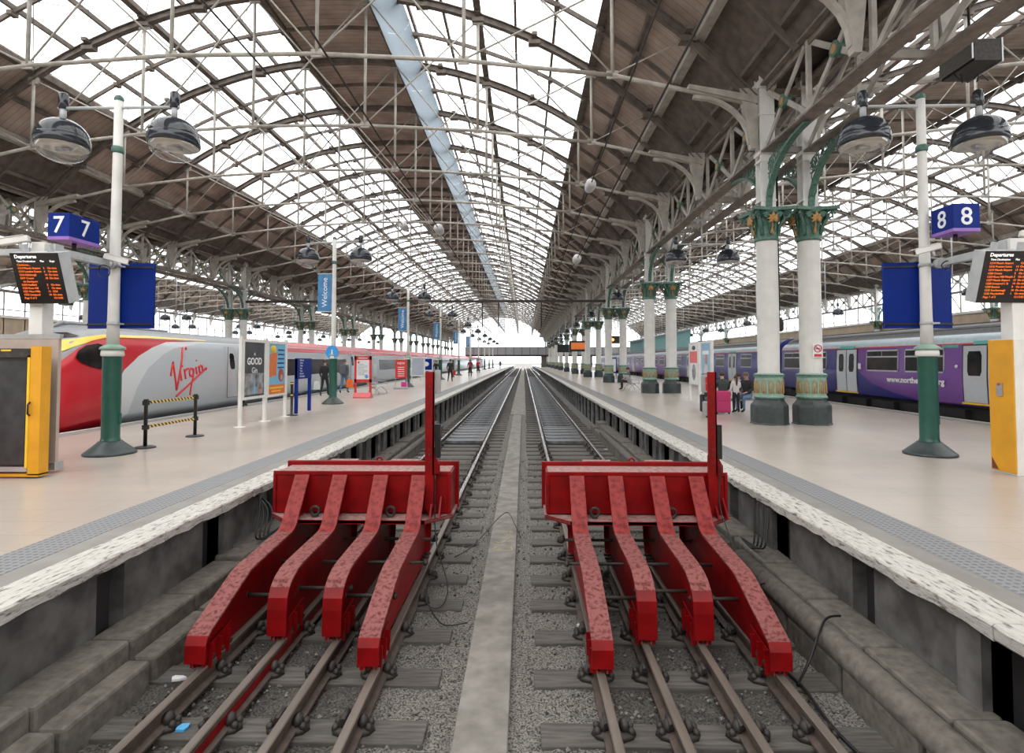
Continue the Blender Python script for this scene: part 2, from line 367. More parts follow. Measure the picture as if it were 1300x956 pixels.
# concourse and the two main platforms (behind the tactile strips)
slab('floor_concourse', -56, 40, -14, 1.9)
slab('floor_platform_left', -11.0, -4.55)
slab('floor_platform_right', 4.06, 12.9)
slab('floor_platform_far_left', -26, -17.6)
slab('floor_platform_outer_left', -52.4, -33)
slab('floor_platform_far_right', 19.9, 28)
slab('floor_platform_outer_right', 34.5, 37)
for side, sg, e in (('left', -1, LE), ('right', 1, RE)):
    def X(a, b): 
        p, q = e + sg*a, e + sg*b; return (min(p, q), max(p, q))
    x = X(.60, .95 + .06); struct(MB().box(*x, 1.9, Y1+40, -1.3, 0.002).build('trim_tactile_'+side, M['tactile']))
    x = X(.36, .60); struct(MB().box(*x, 1.9, Y1+40, -1.3, -.001).build('trim_paving_'+side, M['slab']))
    # white coping stones
    mb = MB(); y = 1.9; k = 0
    while y < Y1 + 40:
        ln = 1.83 if y < 60 else 20
        x = X(0 + random.uniform(0, .02), .36)
        # chipped front edge: jittered profile
        ns = 14 if y < 20 else 4; v = []; f = []
        for i in range(ns+1):
            yy = y + .004 + (ln-.008) * i / ns
            j1 = random.uniform(0, .018) if y < 30 else 0; j2 = random.uniform(-.02, .012) if y < 30 else 0
            a, bb = e + sg*(0+j1), e + sg*.36
            v += [(bb, yy, .004), (a + sg*.015, yy, .004), (a, yy, -.012), (a + sg*.01, yy, -.095 + j2), (bb, yy, -.095)]
        for i in range(ns):
            for q in range(5): f.append((i*5+q, i*5+(q+1) % 5, i*5+5+(q+1) % 5, i*5+5+q))
        f += [(0,1,2,3,4), tuple(ns*5+q for q in (4,3,2,1,0))]
        mb.add(v, f); y += ln
    struct(mb.build('trim_coping_'+side, M['coping']))
    # wall under the edge: dark back, concrete panels with slots, piers
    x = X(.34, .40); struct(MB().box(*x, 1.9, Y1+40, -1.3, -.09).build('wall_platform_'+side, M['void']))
    mb = MB(); y = 2.0 if side == 'left' else 2.35; i = 0
    while y < 110:
        x = X(.20, .36)
        mb.box(*x, y, y + (1.28 if y < 11 else .40), -1.3, -.10)
        if i % 2: mb.box(*X(.13, .36), y, y + .22, -1.3, -.10)
        y += 1.62 if y < 11 else .80; i += 1
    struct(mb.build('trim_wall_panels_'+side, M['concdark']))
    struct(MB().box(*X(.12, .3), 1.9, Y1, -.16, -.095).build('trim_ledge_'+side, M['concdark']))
    # concrete kerb and pipe run along the wall foot
    mb = MB(); y = 1.95
    while y < 22:
        h = random.uniform(-.03, .03)
        a0, a1 = X(-.16, .22); mb.box(a0, a1, y, y + .95, -1.25, -.70 + h)
        b0, b1 = X(-.36, -.15); mb.box(b0, b1, y+.02, y + .93, -1.25, -.86 + h)
        y += .97
    o = mb.build('trim_kerb_'+side, M['kerb']); struct(bevel(o, .03, 2))
    if side == 'right':
        struct(MB().tube([(RE-.30, 7.5, -.80), (RE-.30, 19.5, -.80)], .10, 12).tube([(RE-.30, 12.9, -.80), (RE-.30, 13.05, -.80)], .13, 12).tube([(RE-.27, 2.0, -.80), (RE-.27, 7.2, -.80)], .115, 12).build('trim_pipe_right', M['kerb']))
    else:
        struct(MB().tube([(LE+.30, 9.0, -.83), (LE+.30, 20, -.83)], .09, 12).build('trim_pipe_left', M['kerb']))
# white edge line of far side of each platform
for nm, x0, x1 in (('outer_left', -11.02, -10.9), ('outer_right', 12.8, 12.92)):
    struct(MB().box(x0, x1, 1.9, Y1, -.12, .004).build('trim_edge_'+nm, M['white']))
for nm, x0, x1 in (('outer_left', -10.9, -10.45), ('outer_right', 12.35, 12.8)):
    struct(MB().box(x0, x1, 1.9, Y1, -.12, .003).build('trim_strip_'+nm, M['slab']))
# track bed ground: fine stone relief near, flat far
def hgt(x, y): return 0
mb = MB(); v = []; f = []; dx = .05; nx = int((RE - LE + .2) / dx); ny = 274; yy = [1.9 + i*.05 for i in range(ny+1)]
for y in yy:
    for i in range(nx+1):
        x = LE - .1 + i*dx
        v.append((x, y, -1.13 + random.uniform(-.012, .012) + .012*math.sin(x*3.1)*math.sin(y*1.7)))
for j in range(ny):
    for i in range(nx): f.append((j*(nx+1)+i, j*(nx+1)+i+1, (j+1)*(nx+1)+i+1, (j+1)*(nx+1)+i))
mi = []
mb.add(v, f); mb.s = [True]*len(mb.f)
for q, face in enumerate(mb.f):
    cx = sum(mb.v[i][0] for i in face)/4
    mb.m[q] = 1 if (cx < -1.25 and cx > -3.3) or (cx > .65 and cx < 2.2) else 0
struct(mb.build('floor_ballast_near', [M['ballast'], M['mud']], fix=False))
struct(MB().box(LE-.1, RE+.1, yy[-1], 260, -1.4, -1.13).build('floor_ballast_far', M['ballast']))
for nm, x0, x1 in (('left', -17.6, -11), ('outer_left', -33, -26), ('right', 12.9, 19.9), ('outer_right', 28, 34.5)):
    struct(MB().box(x0, x1, 1.9, Y1+40, -1.4, -1.13).build('floor_trackbed_'+nm, M['mud']))
struct(MB().box(-160, 160, Y1+40, 700, -1.5, -1.2).build('floor_yard', M['ballast']))
# concrete walkway strip between the two tracks
struct(bevel(MB().box(-.53, -.12, 1.92, 28.6, -1.25, -1.075).build('floor_walkway', M['conc']), .01))
struct(MB().box(-.7, .1, 28.9, 200, -1.3, -1.09).build('floor_walkway_far', M['conc']))
mb = MB()
for pts in ([(-.47,8.25),(-.42,8.38),(-.30,8.42),(-.20,8.38),(-.17,8.24),(-.47,8.22)], [(-.45,8.62),(-.36,8.56),(-.28,8.66)], [(-.26,8.60),(-.20,8.68),(-.26,8.74),(-.20,8.80)], [(-.46,9.1),(-.24,9.1),(-.20,9.2)], [(-.25,9.02),(-.18,9.12)]):
    for p, q in zip(pts[:-1], pts[1:]): mb.bar((*p, -1.074), (*q, -1.074), .022, .004)
o = mb.build('painted_marks', mat('faded_yellow_paint', (.42,.34,.14), .8, scale=20, col2=(.26,.23,.17)))
tag(o, 'faded yellow painted marks on the concrete walkway between the tracks', 'painted marks')
struct(MB().box(-56, 40, 1.8, 1.92, -1.4, -.01).build('wall_track_end', M['concdark']))

# ------------------------------------------------------------------ railway tracks
def rail_profile(mb, x, y0, y1, top=1):
    prof = [(-.065,-1.065),(.065,-1.065),(.065,-1.05),(.012,-1.035),(.012,-.965),(.036,-.955),(.036,-.922),(.028,-.915),(-.028,-.915),(-.036,-.922),(-.036,-.955),(-.012,-.965),(-.012,-1.035),(-.065,-1.05)]
    n = len(prof); v = [(x+a, y0, z) for a, z in prof] + [(x+a, y1, z) for a, z in prof]
    for i in range(n):
        mb.add([v[i], v[(i+1) % n], v[n+(i+1) % n], v[n+i]], [(0,1,2,3)], top if i in (6,7,8) else 0)
    mb.add(v[:n], [tuple(range(n))]); mb.add(v[n:], [tuple(range(n))])
def chair_mesh(mb, x, y):
    mb.lathe([(.17,-1.09),(.16,-1.055),(.11,-1.045)], 10, (x, y, 0), sx=1.0, sy=.62)
    for sx in (-1, 1):
        mb.sphere((x+sx*.075, y, -1.02), .05, 8, 6, sc=(.75,1.1,1.0)); mb.sphere((x+sx*.125, y+.035, -1.045), .03, 7, 5); mb.sphere((x+sx*.125, y-.035, -1.045), .03, 7, 5)
    mb.tube([(x-.06, y-.07, -.985), (x-.06, y+.06, -.98)], .024, 7)
def chair_things(par, x, y, src=[None]):
    if src[0] is None:
        mb = MB(); chair_mesh(mb, 0, 0); src[0] = mb.build('rail_chair', M['iron'], par, (x, y, 0)); return
    c = src[0].copy(); COL.objects.link(c); c.parent = par; c.location = (x, y, 0)
def track(cx, label, buffer=True, ystart=1.95):
    t = thing('railway_track', label, 'railway track', (cx, 0, 0))
    for s in (-1, 1):
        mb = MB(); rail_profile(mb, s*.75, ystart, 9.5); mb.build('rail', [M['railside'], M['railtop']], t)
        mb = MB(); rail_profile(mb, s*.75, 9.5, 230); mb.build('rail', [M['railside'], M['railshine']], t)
    if buffer:
        for s, red in ((-.27, cx < 0), (.25, cx > 0)):
            mb = MB(); rail_profile(mb, s, ystart, 7.6); mb.build('rail', [M['railside'], M['railtop']], t)
            if (cx < 0 and s < 0) or (cx > 0 and s > 0):
                mb = MB(); mb.box(s + .014, s + .03, 3.2, 6.2, -1.03, -.965); o = mb.build('rail_splint', M['red'], t)
    y = 2.065; k = 0; src = None; stuff = MB()
    while y < 200:
        hw = 1.30
        if k < 90:
            if src is None:
                src = bevel(MB().box(-hw, hw, -.13, .13, -1.22, -1.09).build('sleeper', M['sleeper'], t, (0, y, 0)), .012); o = src
            else: o = src.copy(); COL.objects.link(o); o.parent = t; o.location = (random.uniform(-.03,.03), y, random.uniform(-.008,.008))
            if k < 23:
                for x in ((-.75, .75, -.27, .25) if y < 7.4 and buffer else (-.75, .75)): chair_things(o, x, 0)
        else: stuff.box(-hw, hw, y-.13, y+.13, -1.22, -1.09)
        y += .735; k += 1
    so = stuff.build('sleeper', M['sleeper'], t); so['kind'] = 'stuff'
    # catch-pan panels between the rails
    y = 18.8; k = 0; srcs = {}
    while y < 95:
        L = .64 if k < 5 else .30
        if L not in srcs:
            mb = MB(); mb.box(-.60, .60, 0, L, -1.09, -1.0); mb.box(-.645, -.60, 0, .70, -1.09, -.985); mb.box(.60, .645, 0, .70, -1.09, -.985)
            srcs[L] = mb.build('drip_panel', M['pan'], t, (0, y, 0))
        else:
            o = srcs[L].copy(); COL.objects.link(o); o.parent = t; o.location = (0, y, 0)
        y += .82; k += 1
    return t
track(-2.02, 'rusty railway track with timber sleepers ending under the left red buffer stop', True)
track(1.40, 'rusty railway track with timber sleepers ending under the right red buffer stop', True)

# ------------------------------------------------------------------ buffer stops
def buffer_stop(cx, label, sg, post_x):
    R = thing('buffer_stop', label, 'buffer stop', (cx, 7.0, -.92))
    Z = .92
    def lp(pts): return [(y - 7.0, z + Z) for y, z in pts]
    # head: box with open tray top
    hb = MB(); hb.box(-1.13, 1.13, 0, .50, -.20+Z, .295+Z)
    hb.box(-1.13, 1.13, -.012, .004, .27+Z, .325+Z)      # front lip
    hb.box(-1.13, -1.09, -.018, 0, -.20+Z, .30+Z); hb.box(1.09, 1.13, -.018, 0, -.20+Z, .30+Z)
    bevel(hb.build('head_box', M['red'], R), .008)
    MB().box(-1.10, 1.10, .01, .49, .295+Z, .305+Z).build('head_top', M['reddustgrey'], R)['label'] = 'dusty greyish top of the head'
    bevel(MB().box(-1.17, 1.17, .50, .56, -.26+Z, .36+Z).build('face_plate', M['red'], R), .008)
    for s in (-.42, .42): MB().box(s-.19, s+.19, .56, .66, .30+Z, .36+Z).build('pad', M['reddustgrey'], R)
    MB().tube([(.06+.035*math.cos(t*PI/8), .61, .355+Z+.035*math.sin(t*PI/8)) for t in range(16)], .014, 6, closed=True).build('lifting_eye', M['red'], R)
    # shelf under the head, cut back at both ends
    sh = MB(); sh.prism([(-1.15, .0), (-.85, -.30), (.85, -.30), (1.15, .0), (1.15, .5), (-1.15, .5)], 'z', -.245+Z, -.215+Z)
    sh.prism([(-1.15, .0), (-.85, -.30), (.85, -.30), (1.15, .0), (1.14, .0), (.845, -.285), (-.845, -.285), (-1.14, .0)], 'z', -.255+Z, -.21+Z, 1)
    sh.build('shelf', [M['reddustgrey'], M['red']], R)
    for s in (-.54, .40):
        c = (s, -.14, -.14+Z)
        MB().tube([(c[0] + .052*math.cos(t*PI/8), c[1], c[2]+.052*math.sin(t*PI/8)) for t in range(16)], .018, 6, closed=True).box(c[0]-.03, c[0]+.03, c[1]-.03, c[1]+.03, -.215+Z, -.19+Z).build('eye_bolt', M['iron'], R)
    outer = [(6.985,.27),(6.60,-.235),(6.54,-.275),(6.46,-.295),(5.56,-.36),(5.48,-.375),(5.40,-.405),(4.84,-.62),(4.77,-.655),(4.745,-.71),(4.74,-.86)]
    inner = [(6.985,.27),(6.60,-.235),(6.54,-.275),(6.46,-.295),(5.60,-.33),(5.48,-.348),(5.37,-.388),(5.29,-.445),(5.25,-.52),(5.235,-.62),(5.23,-.86)]
    for xo, prof in ((-.75, outer), (-.27, inner), (.25, inner), (.73, outer)):
        P = lp(prof); mb = MB()
        web = P + [(P[-1][0]+.02, .015), (.22, .015), (.42, .14), (.46, .34), (.44, .66), (.0, .70)]
        mb.prism(web, 'x', -.012, .012, 0)
        o = mb.build('strut', [M['red']], R, (xo, 0, 0))
        fl = MB(); fl.strip([(p[0], p[1]) for p in P], .185, -.024)
        nseg = len(P) - 1; lastn = 2 if len(P) == 11 and P is not None and prof is outer else 3
        for q in range(nseg):
            if q >= nseg - lastn:
                for w_ in range(4): fl.m[q*4 + w_] = 1
            elif q < 3:
                for w_ in range(4): fl.m[q*4 + w_] = 2
        bevel(fl.build('flange', [M['reddust'], M['red'], M['redworn']], o), .004, 1)
        fr_ = MB(); fr_.strip([(.20,.02),(.40,.13),(.47,.30),(.49,.45),(.44,.66)], .15, .02); fr_.build('rear_flange', M['red'], o)
        # front end cap plate is bright red
        # foot plates, gussets and bolts clamping the rail
        ft = MB(); y0 = P[-1][0]
        for s in (-1, 1):
            ft.prism([(y0+.02, 0), (y0+.42, 0), (y0+.50, .20), (y0+.10, .15)], 'x', s*.035, s*.05)
            for q in range(3): ft.prism([(y0+.07+q*.14, -.02), (y0+.085+q*.14, -.02), (y0+.115+q*.14, .17), (y0+.10+q*.14, .17)], 'x', s*.05, s*.095)
        ft.build('foot_bracket', M['red'], o)
        bo = MB()
        for s in (-1, 1):
            for q in range(3): bo.tube([(s*.05, y0+.14+q*.14, .05), (s*.085, y0+.14+q*.14, .05)], .022, 6)
            for q in range(3): bo.tube([(s*.012, .05+q*.12, .12), (s*.10, .05+q*.12, .12)], .018, 6)
        bo.build('bolt', M['iron'], o)
    rods = [(-.98+.2, -.25, -1.40, .28), (-.30, .30, -1.30, .31), (.22, .98-.2, -1.40, .28), (-.95, .95, -.62, .33), (-.95, .95, .12, .36)]
    for x0, x1, y, z in rods:
        mb = MB().tube([(x0, y, z), (x1, y, z)], .019, 8)
        for xx in (x0+.03, x1-.03): mb.tube([(xx-.02, y, z), (xx+.02, y, z)], .034, 6)
        mb.build('tie_rod', M['iron'], R)
    # tall marker post clamped to the head
    po = MB(); px_ = post_x - cx
    po.box(px_-.055, px_+.055, -.10, -.085, -.1+Z+.0, 1.58+Z)
    po.box(px_+.04, px_+.055, -.10, -.04, .3+Z, 1.58+Z)
    po.prism([(px_-.055, .55+Z), (px_+.055, .55+Z), (px_+.13, .42+Z), (px_+.13, .32+Z), (px_-.055, .28+Z)], 'y', -.085, -.06)
    po.prism([(px_-.055, -.1+Z), (px_+.055, -.1+Z), (px_+.0, -.2+Z)], 'y', -.10, -.085)
    o = po.build('marker_post', M['red'], R)
    bl = MB()
    for zz in (.45, .55, .62, .9, 1.2, 1.4): bl.tube([(px_, -.11, zz+Z), (px_, -.09, zz+Z)], .012, 6)
    bl.build('bolt', M['iron'], o)
    MB().box(px_+.06, px_+.13, -.06, .0, .50+Z, .92+Z).build('switch_box', M['black'], R)
    if sg < 0: MB().box(px_+.055, px_+.12, -.03, .03, 1.30+Z, 1.60+Z).build('grey_box', M['silver'], R)
    for s in (px_+.02, px_+.13): MB().prism([(-.03, -.2+Z), (-.22, -.2+Z), (-.03, .02+Z)], 'x', s, s+.02).build('gusset', M['red'], R)
    return R
buffer_stop(-2.05, 'bright red steel buffer stop with four bent struts, left of the concrete walkway', -1, -1.18)
buffer_stop(1.41, 'bright red steel buffer stop with four bent struts, right of the concrete walkway', 1, 2.33)
def cable(pts, r, label, m='black', name='cable'):
    P = [Vector(p) for p in pts]; out = []
    for i in range(len(P)-1):
        p0, p1, p2, p3 = P[max(i-1,0)], P[i], P[i+1], P[min(i+2, len(P)-1)]
        for k in range(6):
            t = k/6; out.append(.5*((2*p1) + (-p0+p2)*t + (2*p0-5*p1+4*p2-p3)*t*t + (-p0+3*p1-3*p2+p3)*t**3))
    out.append(P[-1]); return tag(MB().tube(out, r, 6).build(name, M[m]), label, 'cable')
cable([(-1.10,6.88,.30),(-1.10,6.86,-.1),(-1.06,6.75,-.5),(-.90,6.6,-.95),(-.95,6.3,-1.06),(-1.12,6.35,-1.0),(-1.12,6.9,-.85)], .008, 'thin black cable looping from the left buffer stop down to the ballast')
cable([(2.42,6.86,.45),(2.38,6.84,.0),(2.44,6.7,-.35),(2.5,6.4,-.8),(2.6,6.1,-.68)], .008, 'thin black cable hanging from the marker post of the right buffer stop')
cable([(-.98,7.9,-1.06),(-.75,8.4,-1.05),(-.45,9.6,-1.0),(-.28,9.9,-.98),(-.14,9.2,-1.0),(-.05,8.9,-1.1)], .008, 'thin black cable arching over the concrete walkway between the tracks')
cable([(-1.05,6.2,-1.02),(-.85,5.9,-1.06),(-.6,5.95,-1.06)], .008, 'short black cable end on the ballast beside the left buffer stop')
for k in range(4):
    cable([(LE+.02-.1*k, 7.5+.1*k, -.12), (LE+.05, 7.4+.12*k, -.35), (LE+.12, 7.2+.1*k, -.6-.03*k), (LE+.1, 7.9, -.66)], .012, ['black cable hanging from under the left platform edge, foremost of the four', 'black cable hanging from under the left platform edge, second of the four', 'black cable hanging from under the left platform edge, third of the four', 'black cable hanging from under the left platform edge, rearmost of the four'][k])
for k in range(4):
    cable([(RE-.0, 7.0+.15*k, -.12), (RE-.06, 6.9+.12*k, -.35), (RE-.12, 6.9+.1*k, -.58-.03*k), (RE-.1, 7.6, -.66)], .011, ['black cable looped under the right platform edge, foremost of the four', 'black cable looped under the right platform edge, second of the four', 'black cable looped under the right platform edge, third of the four', 'black cable looped under the right platform edge, rearmost of the four'][k])
cable([(2.35,4.9,-1.08),(2.5,4.95,-.85),(2.75,5.2,-.66),(2.95,5.3,-.66)], .011, 'black cable draped over the right kerb near the right buffer foot')
cable([(2.3,5.3,-1.07),(2.38,4.9,-1.07),(2.36,4.3,-1.08),(2.45,3.7,-1.07)], .014, 'black cable lying on the ballast by the right buffer foot')
# little litter on the ballast
for x, y, m_, lb in ((2.52,15.2,'blueplate','small blue wrapper on the ballast, farther of the two beside the right kerb'), (2.48,12.6,'blueplate','small blue wrapper on the ballast, nearer of the two beside the right kerb'),
                     (-3.0,5.7,'paper','white paper scrap on the ballast beside the left buffer foot'), (-3.05,4.9,'paper','white paper scrap on the ballast at the left kerb'),
                     (.62,5.95,'bag_white','pale crumpled bag between sleepers left of the right buffer stop'), (-3.02,16,'paper','white scrap on the ballast beside the left track, farther back'),
                     (2.6,17.6,'paper','white scrap on the ballast beside the right pipe'), (-2.6,4.25,'blueplate','thin blue plastic scrap by the left buffer foot')):
    mb = MB(); v = [(random.uniform(-.07,.07), random.uniform(-.07,.07), random.uniform(0,.04)) for _ in range(7)]
    mb.prism([(.08*math.cos(t*1.05)*random.uniform(.5,1), .05*math.sin(t*1.05)*random.uniform(.5,1)) for t in range(6)], 'z', 0, .02)
    tag(mb.build('litter', M[m_], None, (x, y, -1.085)), lb, 'litter')
# rough stones in the near ballast that read as loose rubble
mb = MB()
for _ in range(5200):
    x = random.choice([random.uniform(-3.15, -.55), random.uniform(-.1, 2.6)]); y = 2.0 + 14*random.random()**1.5
    r = random.uniform(.009, .024); a = [Vector((random.uniform(-1,1), random.uniform(-1,1), random.uniform(-.6,.6))).normalized()*r for _ in range(5)]
    c = Vector((x, y, -1.115)); mb.add([c+q for q in (Vector((r,0,0)), Vector((-r*.8,r*.6,0)), Vector((-r*.5,-r*.9,0)), Vector((0,0,r*.9)), Vector((0,0,-r)))], [(0,1,3),(1,2,3),(2,0,3),(1,0,4),(2,1,4),(0,2,4)], random.choice((0,0,0,1)))
tag(mb.build('loose_stones', [M['conc'], M['mud']], fix=False), 'loose grey ballast stones scattered between the sleepers', 'stones', kind='stuff')

# ------------------------------------------------------------------ roof: three arched halls
HR, ZT, HALF = 19.2, 15.7, 14.55
def rz(off): return ZT - (HR - math.sqrt(max(0, HR*HR - off*off)))
CX, RX, LX = -8.0, 22.45, -38.45
TY = [15.3 + 4.77*k for k in range(-1, 34)]
def arc(o0, o1, n, dz=0): return [(o0+(o1-o0)*i/n, rz(o0+(o1-o0)*i/n)+dz) for i in range(n+1)]
def sheet(name, cx, o0, o1, m, dz=.30, n=8, th=.06, y0=Y0, y1=Y1):
    a = arc(o0, o1, n, dz); b = arc(o0, o1, n, dz+th); poly = [(cx+x, z) for x, z in a] + [(cx+x, z) for x, z in reversed(b)]
    mb = MB(); N = len(poly); v = [(x, y0, z) for x, z in poly] + [(x, y1, z) for x, z in poly]
    mb.add(v, [(i, (i+1) % N, N+(i+1) % N, N+i) for i in range(N)])
    return struct(mb.build(name, m, fix=True))
for nm, cx in (('middle', CX), ('right', RX), ('left', LX)):
    sheet('ceiling_ridge_'+nm, cx, -2.1, 2.1, M['boards'])
    for s, sn in ((-1, 'west'), (1, 'east')):
        sheet(f'ceiling_boards_{nm}_{sn}', cx, *sorted((s*10.5, s*13.0)), M['boards'])
        sheet(f'ceiling_eaves_{nm}_{sn}', cx, *sorted((s*13.0, s*14.7)), M['rib'], dz=.55)
        o0, o1 = sorted((s*2.1, s*10.5))
        a = arc(o0, o1, 10, .36); v = [(cx+x, Y0, z) for x, z in a] + [(cx+x, Y1, z) for x, z in a]; N = len(a)
        mb = MB().add(v, [(i, i+1, N+i+1, N+i) for i in range(N-1)])
        struct(mb.build(f'window_roof_{nm}_{sn}', M['roofglass'], fix=False))
        # fascia duct along the eaves
        x = cx + s*12.95; z = rz(12.95)
        struct(MB().box(x-.14, x+.14, Y0, Y1, z+.02, z+.34).build(f'trim_fascia_{nm}_{sn}', M['cream']))
# valley gutters above the column rows
for nm, x in (('right', 7.27), ('left', -23.2)):
    struct(MB().box(x-1.1, x+1.1, Y0, Y1, 9.75, 9.9).build('ceiling_valley_'+nm, M['rib']))
# purlins
PO = [2.1, 3.5, 4.9, 6.3, 7.7, 9.1, 10.5, 11.7]
src = {}
for nm, cx in (('middle', CX), ('right', RX), ('left', LX)):
    k = 0
    for s in (-1, 1):
        for j, p in enumerate(PO):
            big = j in (0, 3, 6)
            w, h = (.13, .24) if big else (.09, .18)
            mb = MB().box(-w/2, w/2, Y0, Y1, -h/2, h/2)
            if big: mb.box(-w, w, Y0, Y1, -h/2-.02, -h/2)
            o = mb.build('roof_purlin', M['rib'], None, (cx+s*p, 0, rz(p)+.22-h/2+.02))
            tag(o, f'{"deep" if big else "slim"} brown long roof bar, {["first","second","third","fourth","fifth","sixth","seventh","eighth"][j]} {"right" if s > 0 else "left"} of the {nm} ridge', 'roof bar', f'longitudinal bars of the {nm} roof')
# pale blue sheeting roll hung beside the ridge boarding
a = [(CX+2.15 + .62*(1-math.cos(t*PI/10)), rz(2.9) - .02 - .55*math.sin(t*PI/10)) for t in range(11)]
mb = MB(); y = 5.0; 
while y < 150:
    v = []; f = []
    for i in range(7):
        yy = y + 2.38*i/6; sag = .05*math.sin(PI*i/6)
        v += [(x, yy, z - sag) for x, z in a]
    for i in range(6):
        for k in range(10): f.append((i*11+k, i*11+k+1, (i+1)*11+k+1, (i+1)*11+k))
    mb.add(v, f, 0, True); y += 2.385
tag(mb.build('protective_sheeting', M['sheet'], fix=False), 'long pale blue protective sheeting hung in a tube beside the roof ridge', 'sheeting')

TN = [-14.55, -10.5, -6.3, -2.1, 2.1, 6.3, 10.5, 14.55]
TZ = {14.55: 8.85, 10.5: 9.75, 6.3: 10.22, 2.1: 10.47}
def tz(o): return TZ[abs(o)]
def rib_mb(mb, o0=-14.5, o1=14.5, n=28, w=.20, h=.24, dz=0):
    pts = arc(o0, o1, n, dz); v = []
    for i, (x, z) in enumerate(pts):
        a = pts[max(i-1,0)]; b = pts[min(i+1,n)]; d = Vector((b[0]-a[0], b[1]-a[1])).normalized(); nx, nz = -d.y, d.x
        for sy in (-w/2, w/2):
            v += [(x, sy, z), (x - nx*h, sy, z - nz*h)]
    f = []
    for i in range(n):
        a = i*4; b = a+4
        f += [(a,b,b+1,a+1), (a+2,a+3,b+3,b+2), (a,a+2,b+2,b), (a+1,b+1,b+3,a+3)]
    f += [(0,1,3,2), (4*n, 4*n+2, 4*n+3, 4*n+1)]
    mb.add(v, f)
def truss_parts(root, full):
    """full: separate parts; else one simplified mesh"""
    rib = MB(); rib_mb(rib, w=.08, h=.26); rib_mb(rib, w=.24, h=.03); rib_mb(rib, w=.22, h=.03, dz=-.24)
    tie = MB()
    for a, b in zip(TN[:-1], TN[1:]):
        tie.tube([(a, 0, tz(a)), (b, 0, tz(b))], .062, 8)
    struts = []; dia = []
    for o in TN[1:-1]:
        st = MB().tube([(o, 0, tz(o)), (o, 0, rz(o)-.2)], .055, 8); st.box(o-.16, o+.16, -.03, .03, tz(o)-.10, tz(o)+.12); st.box(o-.2, o+.2, -.04, .04, rz(o)-.42, rz(o)-.15); struts.append(st)
    for i in range(1, len(TN)-1):
        for j in (i-1, i+1):
            if 0 < j < len(TN)-1:
                dia.append(MB().tube([(TN[i], 0, tz(TN[i])+.03), (TN[j], 0, rz(TN[j])-.25)], .03, 5))
    for s in (-1, 1): dia.append(MB().tube([(s*10.5, 0, tz(10.5)), (s*12.6, 0, rz(12.6)-.2)], .022, 5))
    kn = []
    for s in (-1, 1):
        k = MB(); pts = [(s*(12.75+1.55*math.sin(t*PI/12)), 0, 7.75 + (1.35)*math.cos(t*PI/12)) for t in range(7)]
        for a, b in zip(pts[:-1], pts[1:]): k.bar(a, b, .10, .14, (0,1,0))
        k.prism([(s*14.30, 7.6), (s*14.45, 7.6), (s*14.62, 9.3), (s*14.02, 9.3)], 'y', -.09, .09)
        k.prism([(s*12.6, tz(14.55)+.45), (s*14.5, tz(14.55)+.0), (s*14.5, tz(14.55)+.22), (s*12.6, tz(14.55)+.62-.05)], 'y', -.12, .12)
        kn.append(k)
    gus = MB()
    for o in (-12.6, -8.4, -6.3, -4.2, -2.1, 2.1, 4.2, 6.3, 8.4, 12.6):
        z = rz(o); gus.box(o-.22, o+.22, -.14, .14, z-.34, z-.20); gus.box(o-.10, o+.10, -.3, .3, z-.1, z+.02)
    if full:
        b0 = len(rib.v); rib.v += gus.v; rib.f += [[b0+i for i in f] for f in gus.f]; rib.m += gus.m; rib.s += gus.s
        rib.build('arched_rib', M['rib'], root); tie.build('tie_bar', M['cream'], root)
        for s_ in struts: s_.build('strut', M['cream'], root)
        for d_ in dia: d_.build('diagonal_rod', M['cream'], root)
        for k_ in kn: k_.build('knee_bracket', M['cream'], root)
    else:
        all_ = MB()
        for mb, mi in [(rib, 0), (gus, 0), (tie, 1)] + [(s_, 1) for s_ in struts] + [(d_, 2) for d_ in dia] + [(k_, 1) for k_ in kn]:
            b = len(all_.v); all_.v += mb.v; all_.f += [[b+i for i in f] for f in mb.f]; all_.m += [mi]*len(mb.f); all_.s += mb.s
        return all_
simple_src = None; full_src = None
for nm, cx in (('middle', CX), ('right', RX), ('left', LX)):
    for k, y in enumerate(TY):
        i = k - 2
        lab = f'arched iron roof truss of the {nm} hall, ' + (nth(k) + ' of its row' if k < 20 else 'deep in the far end')
        if nm == 'middle' and k < 9:
            if full_src is None:
                full_src = thing('roof_truss', lab, 'roof truss', (cx, y, 0), 0, f'roof trusses of the {nm} hall'); truss_parts(full_src, True)
            else: copy_tree(full_src, (cx, y, 0), lab)
        else:
            if simple_src is None:
                simple_src = truss_parts(None, False).build('roof_truss', [M['rib'], M['cream'], M['creamdark']], None, (cx, y, 0)); o = simple_src
            else: o = simple_src.copy(); COL.objects.link(o); o.location = (cx, y, 0)
            tag(o, lab, 'roof truss', f'roof trusses of the {nm} hall')
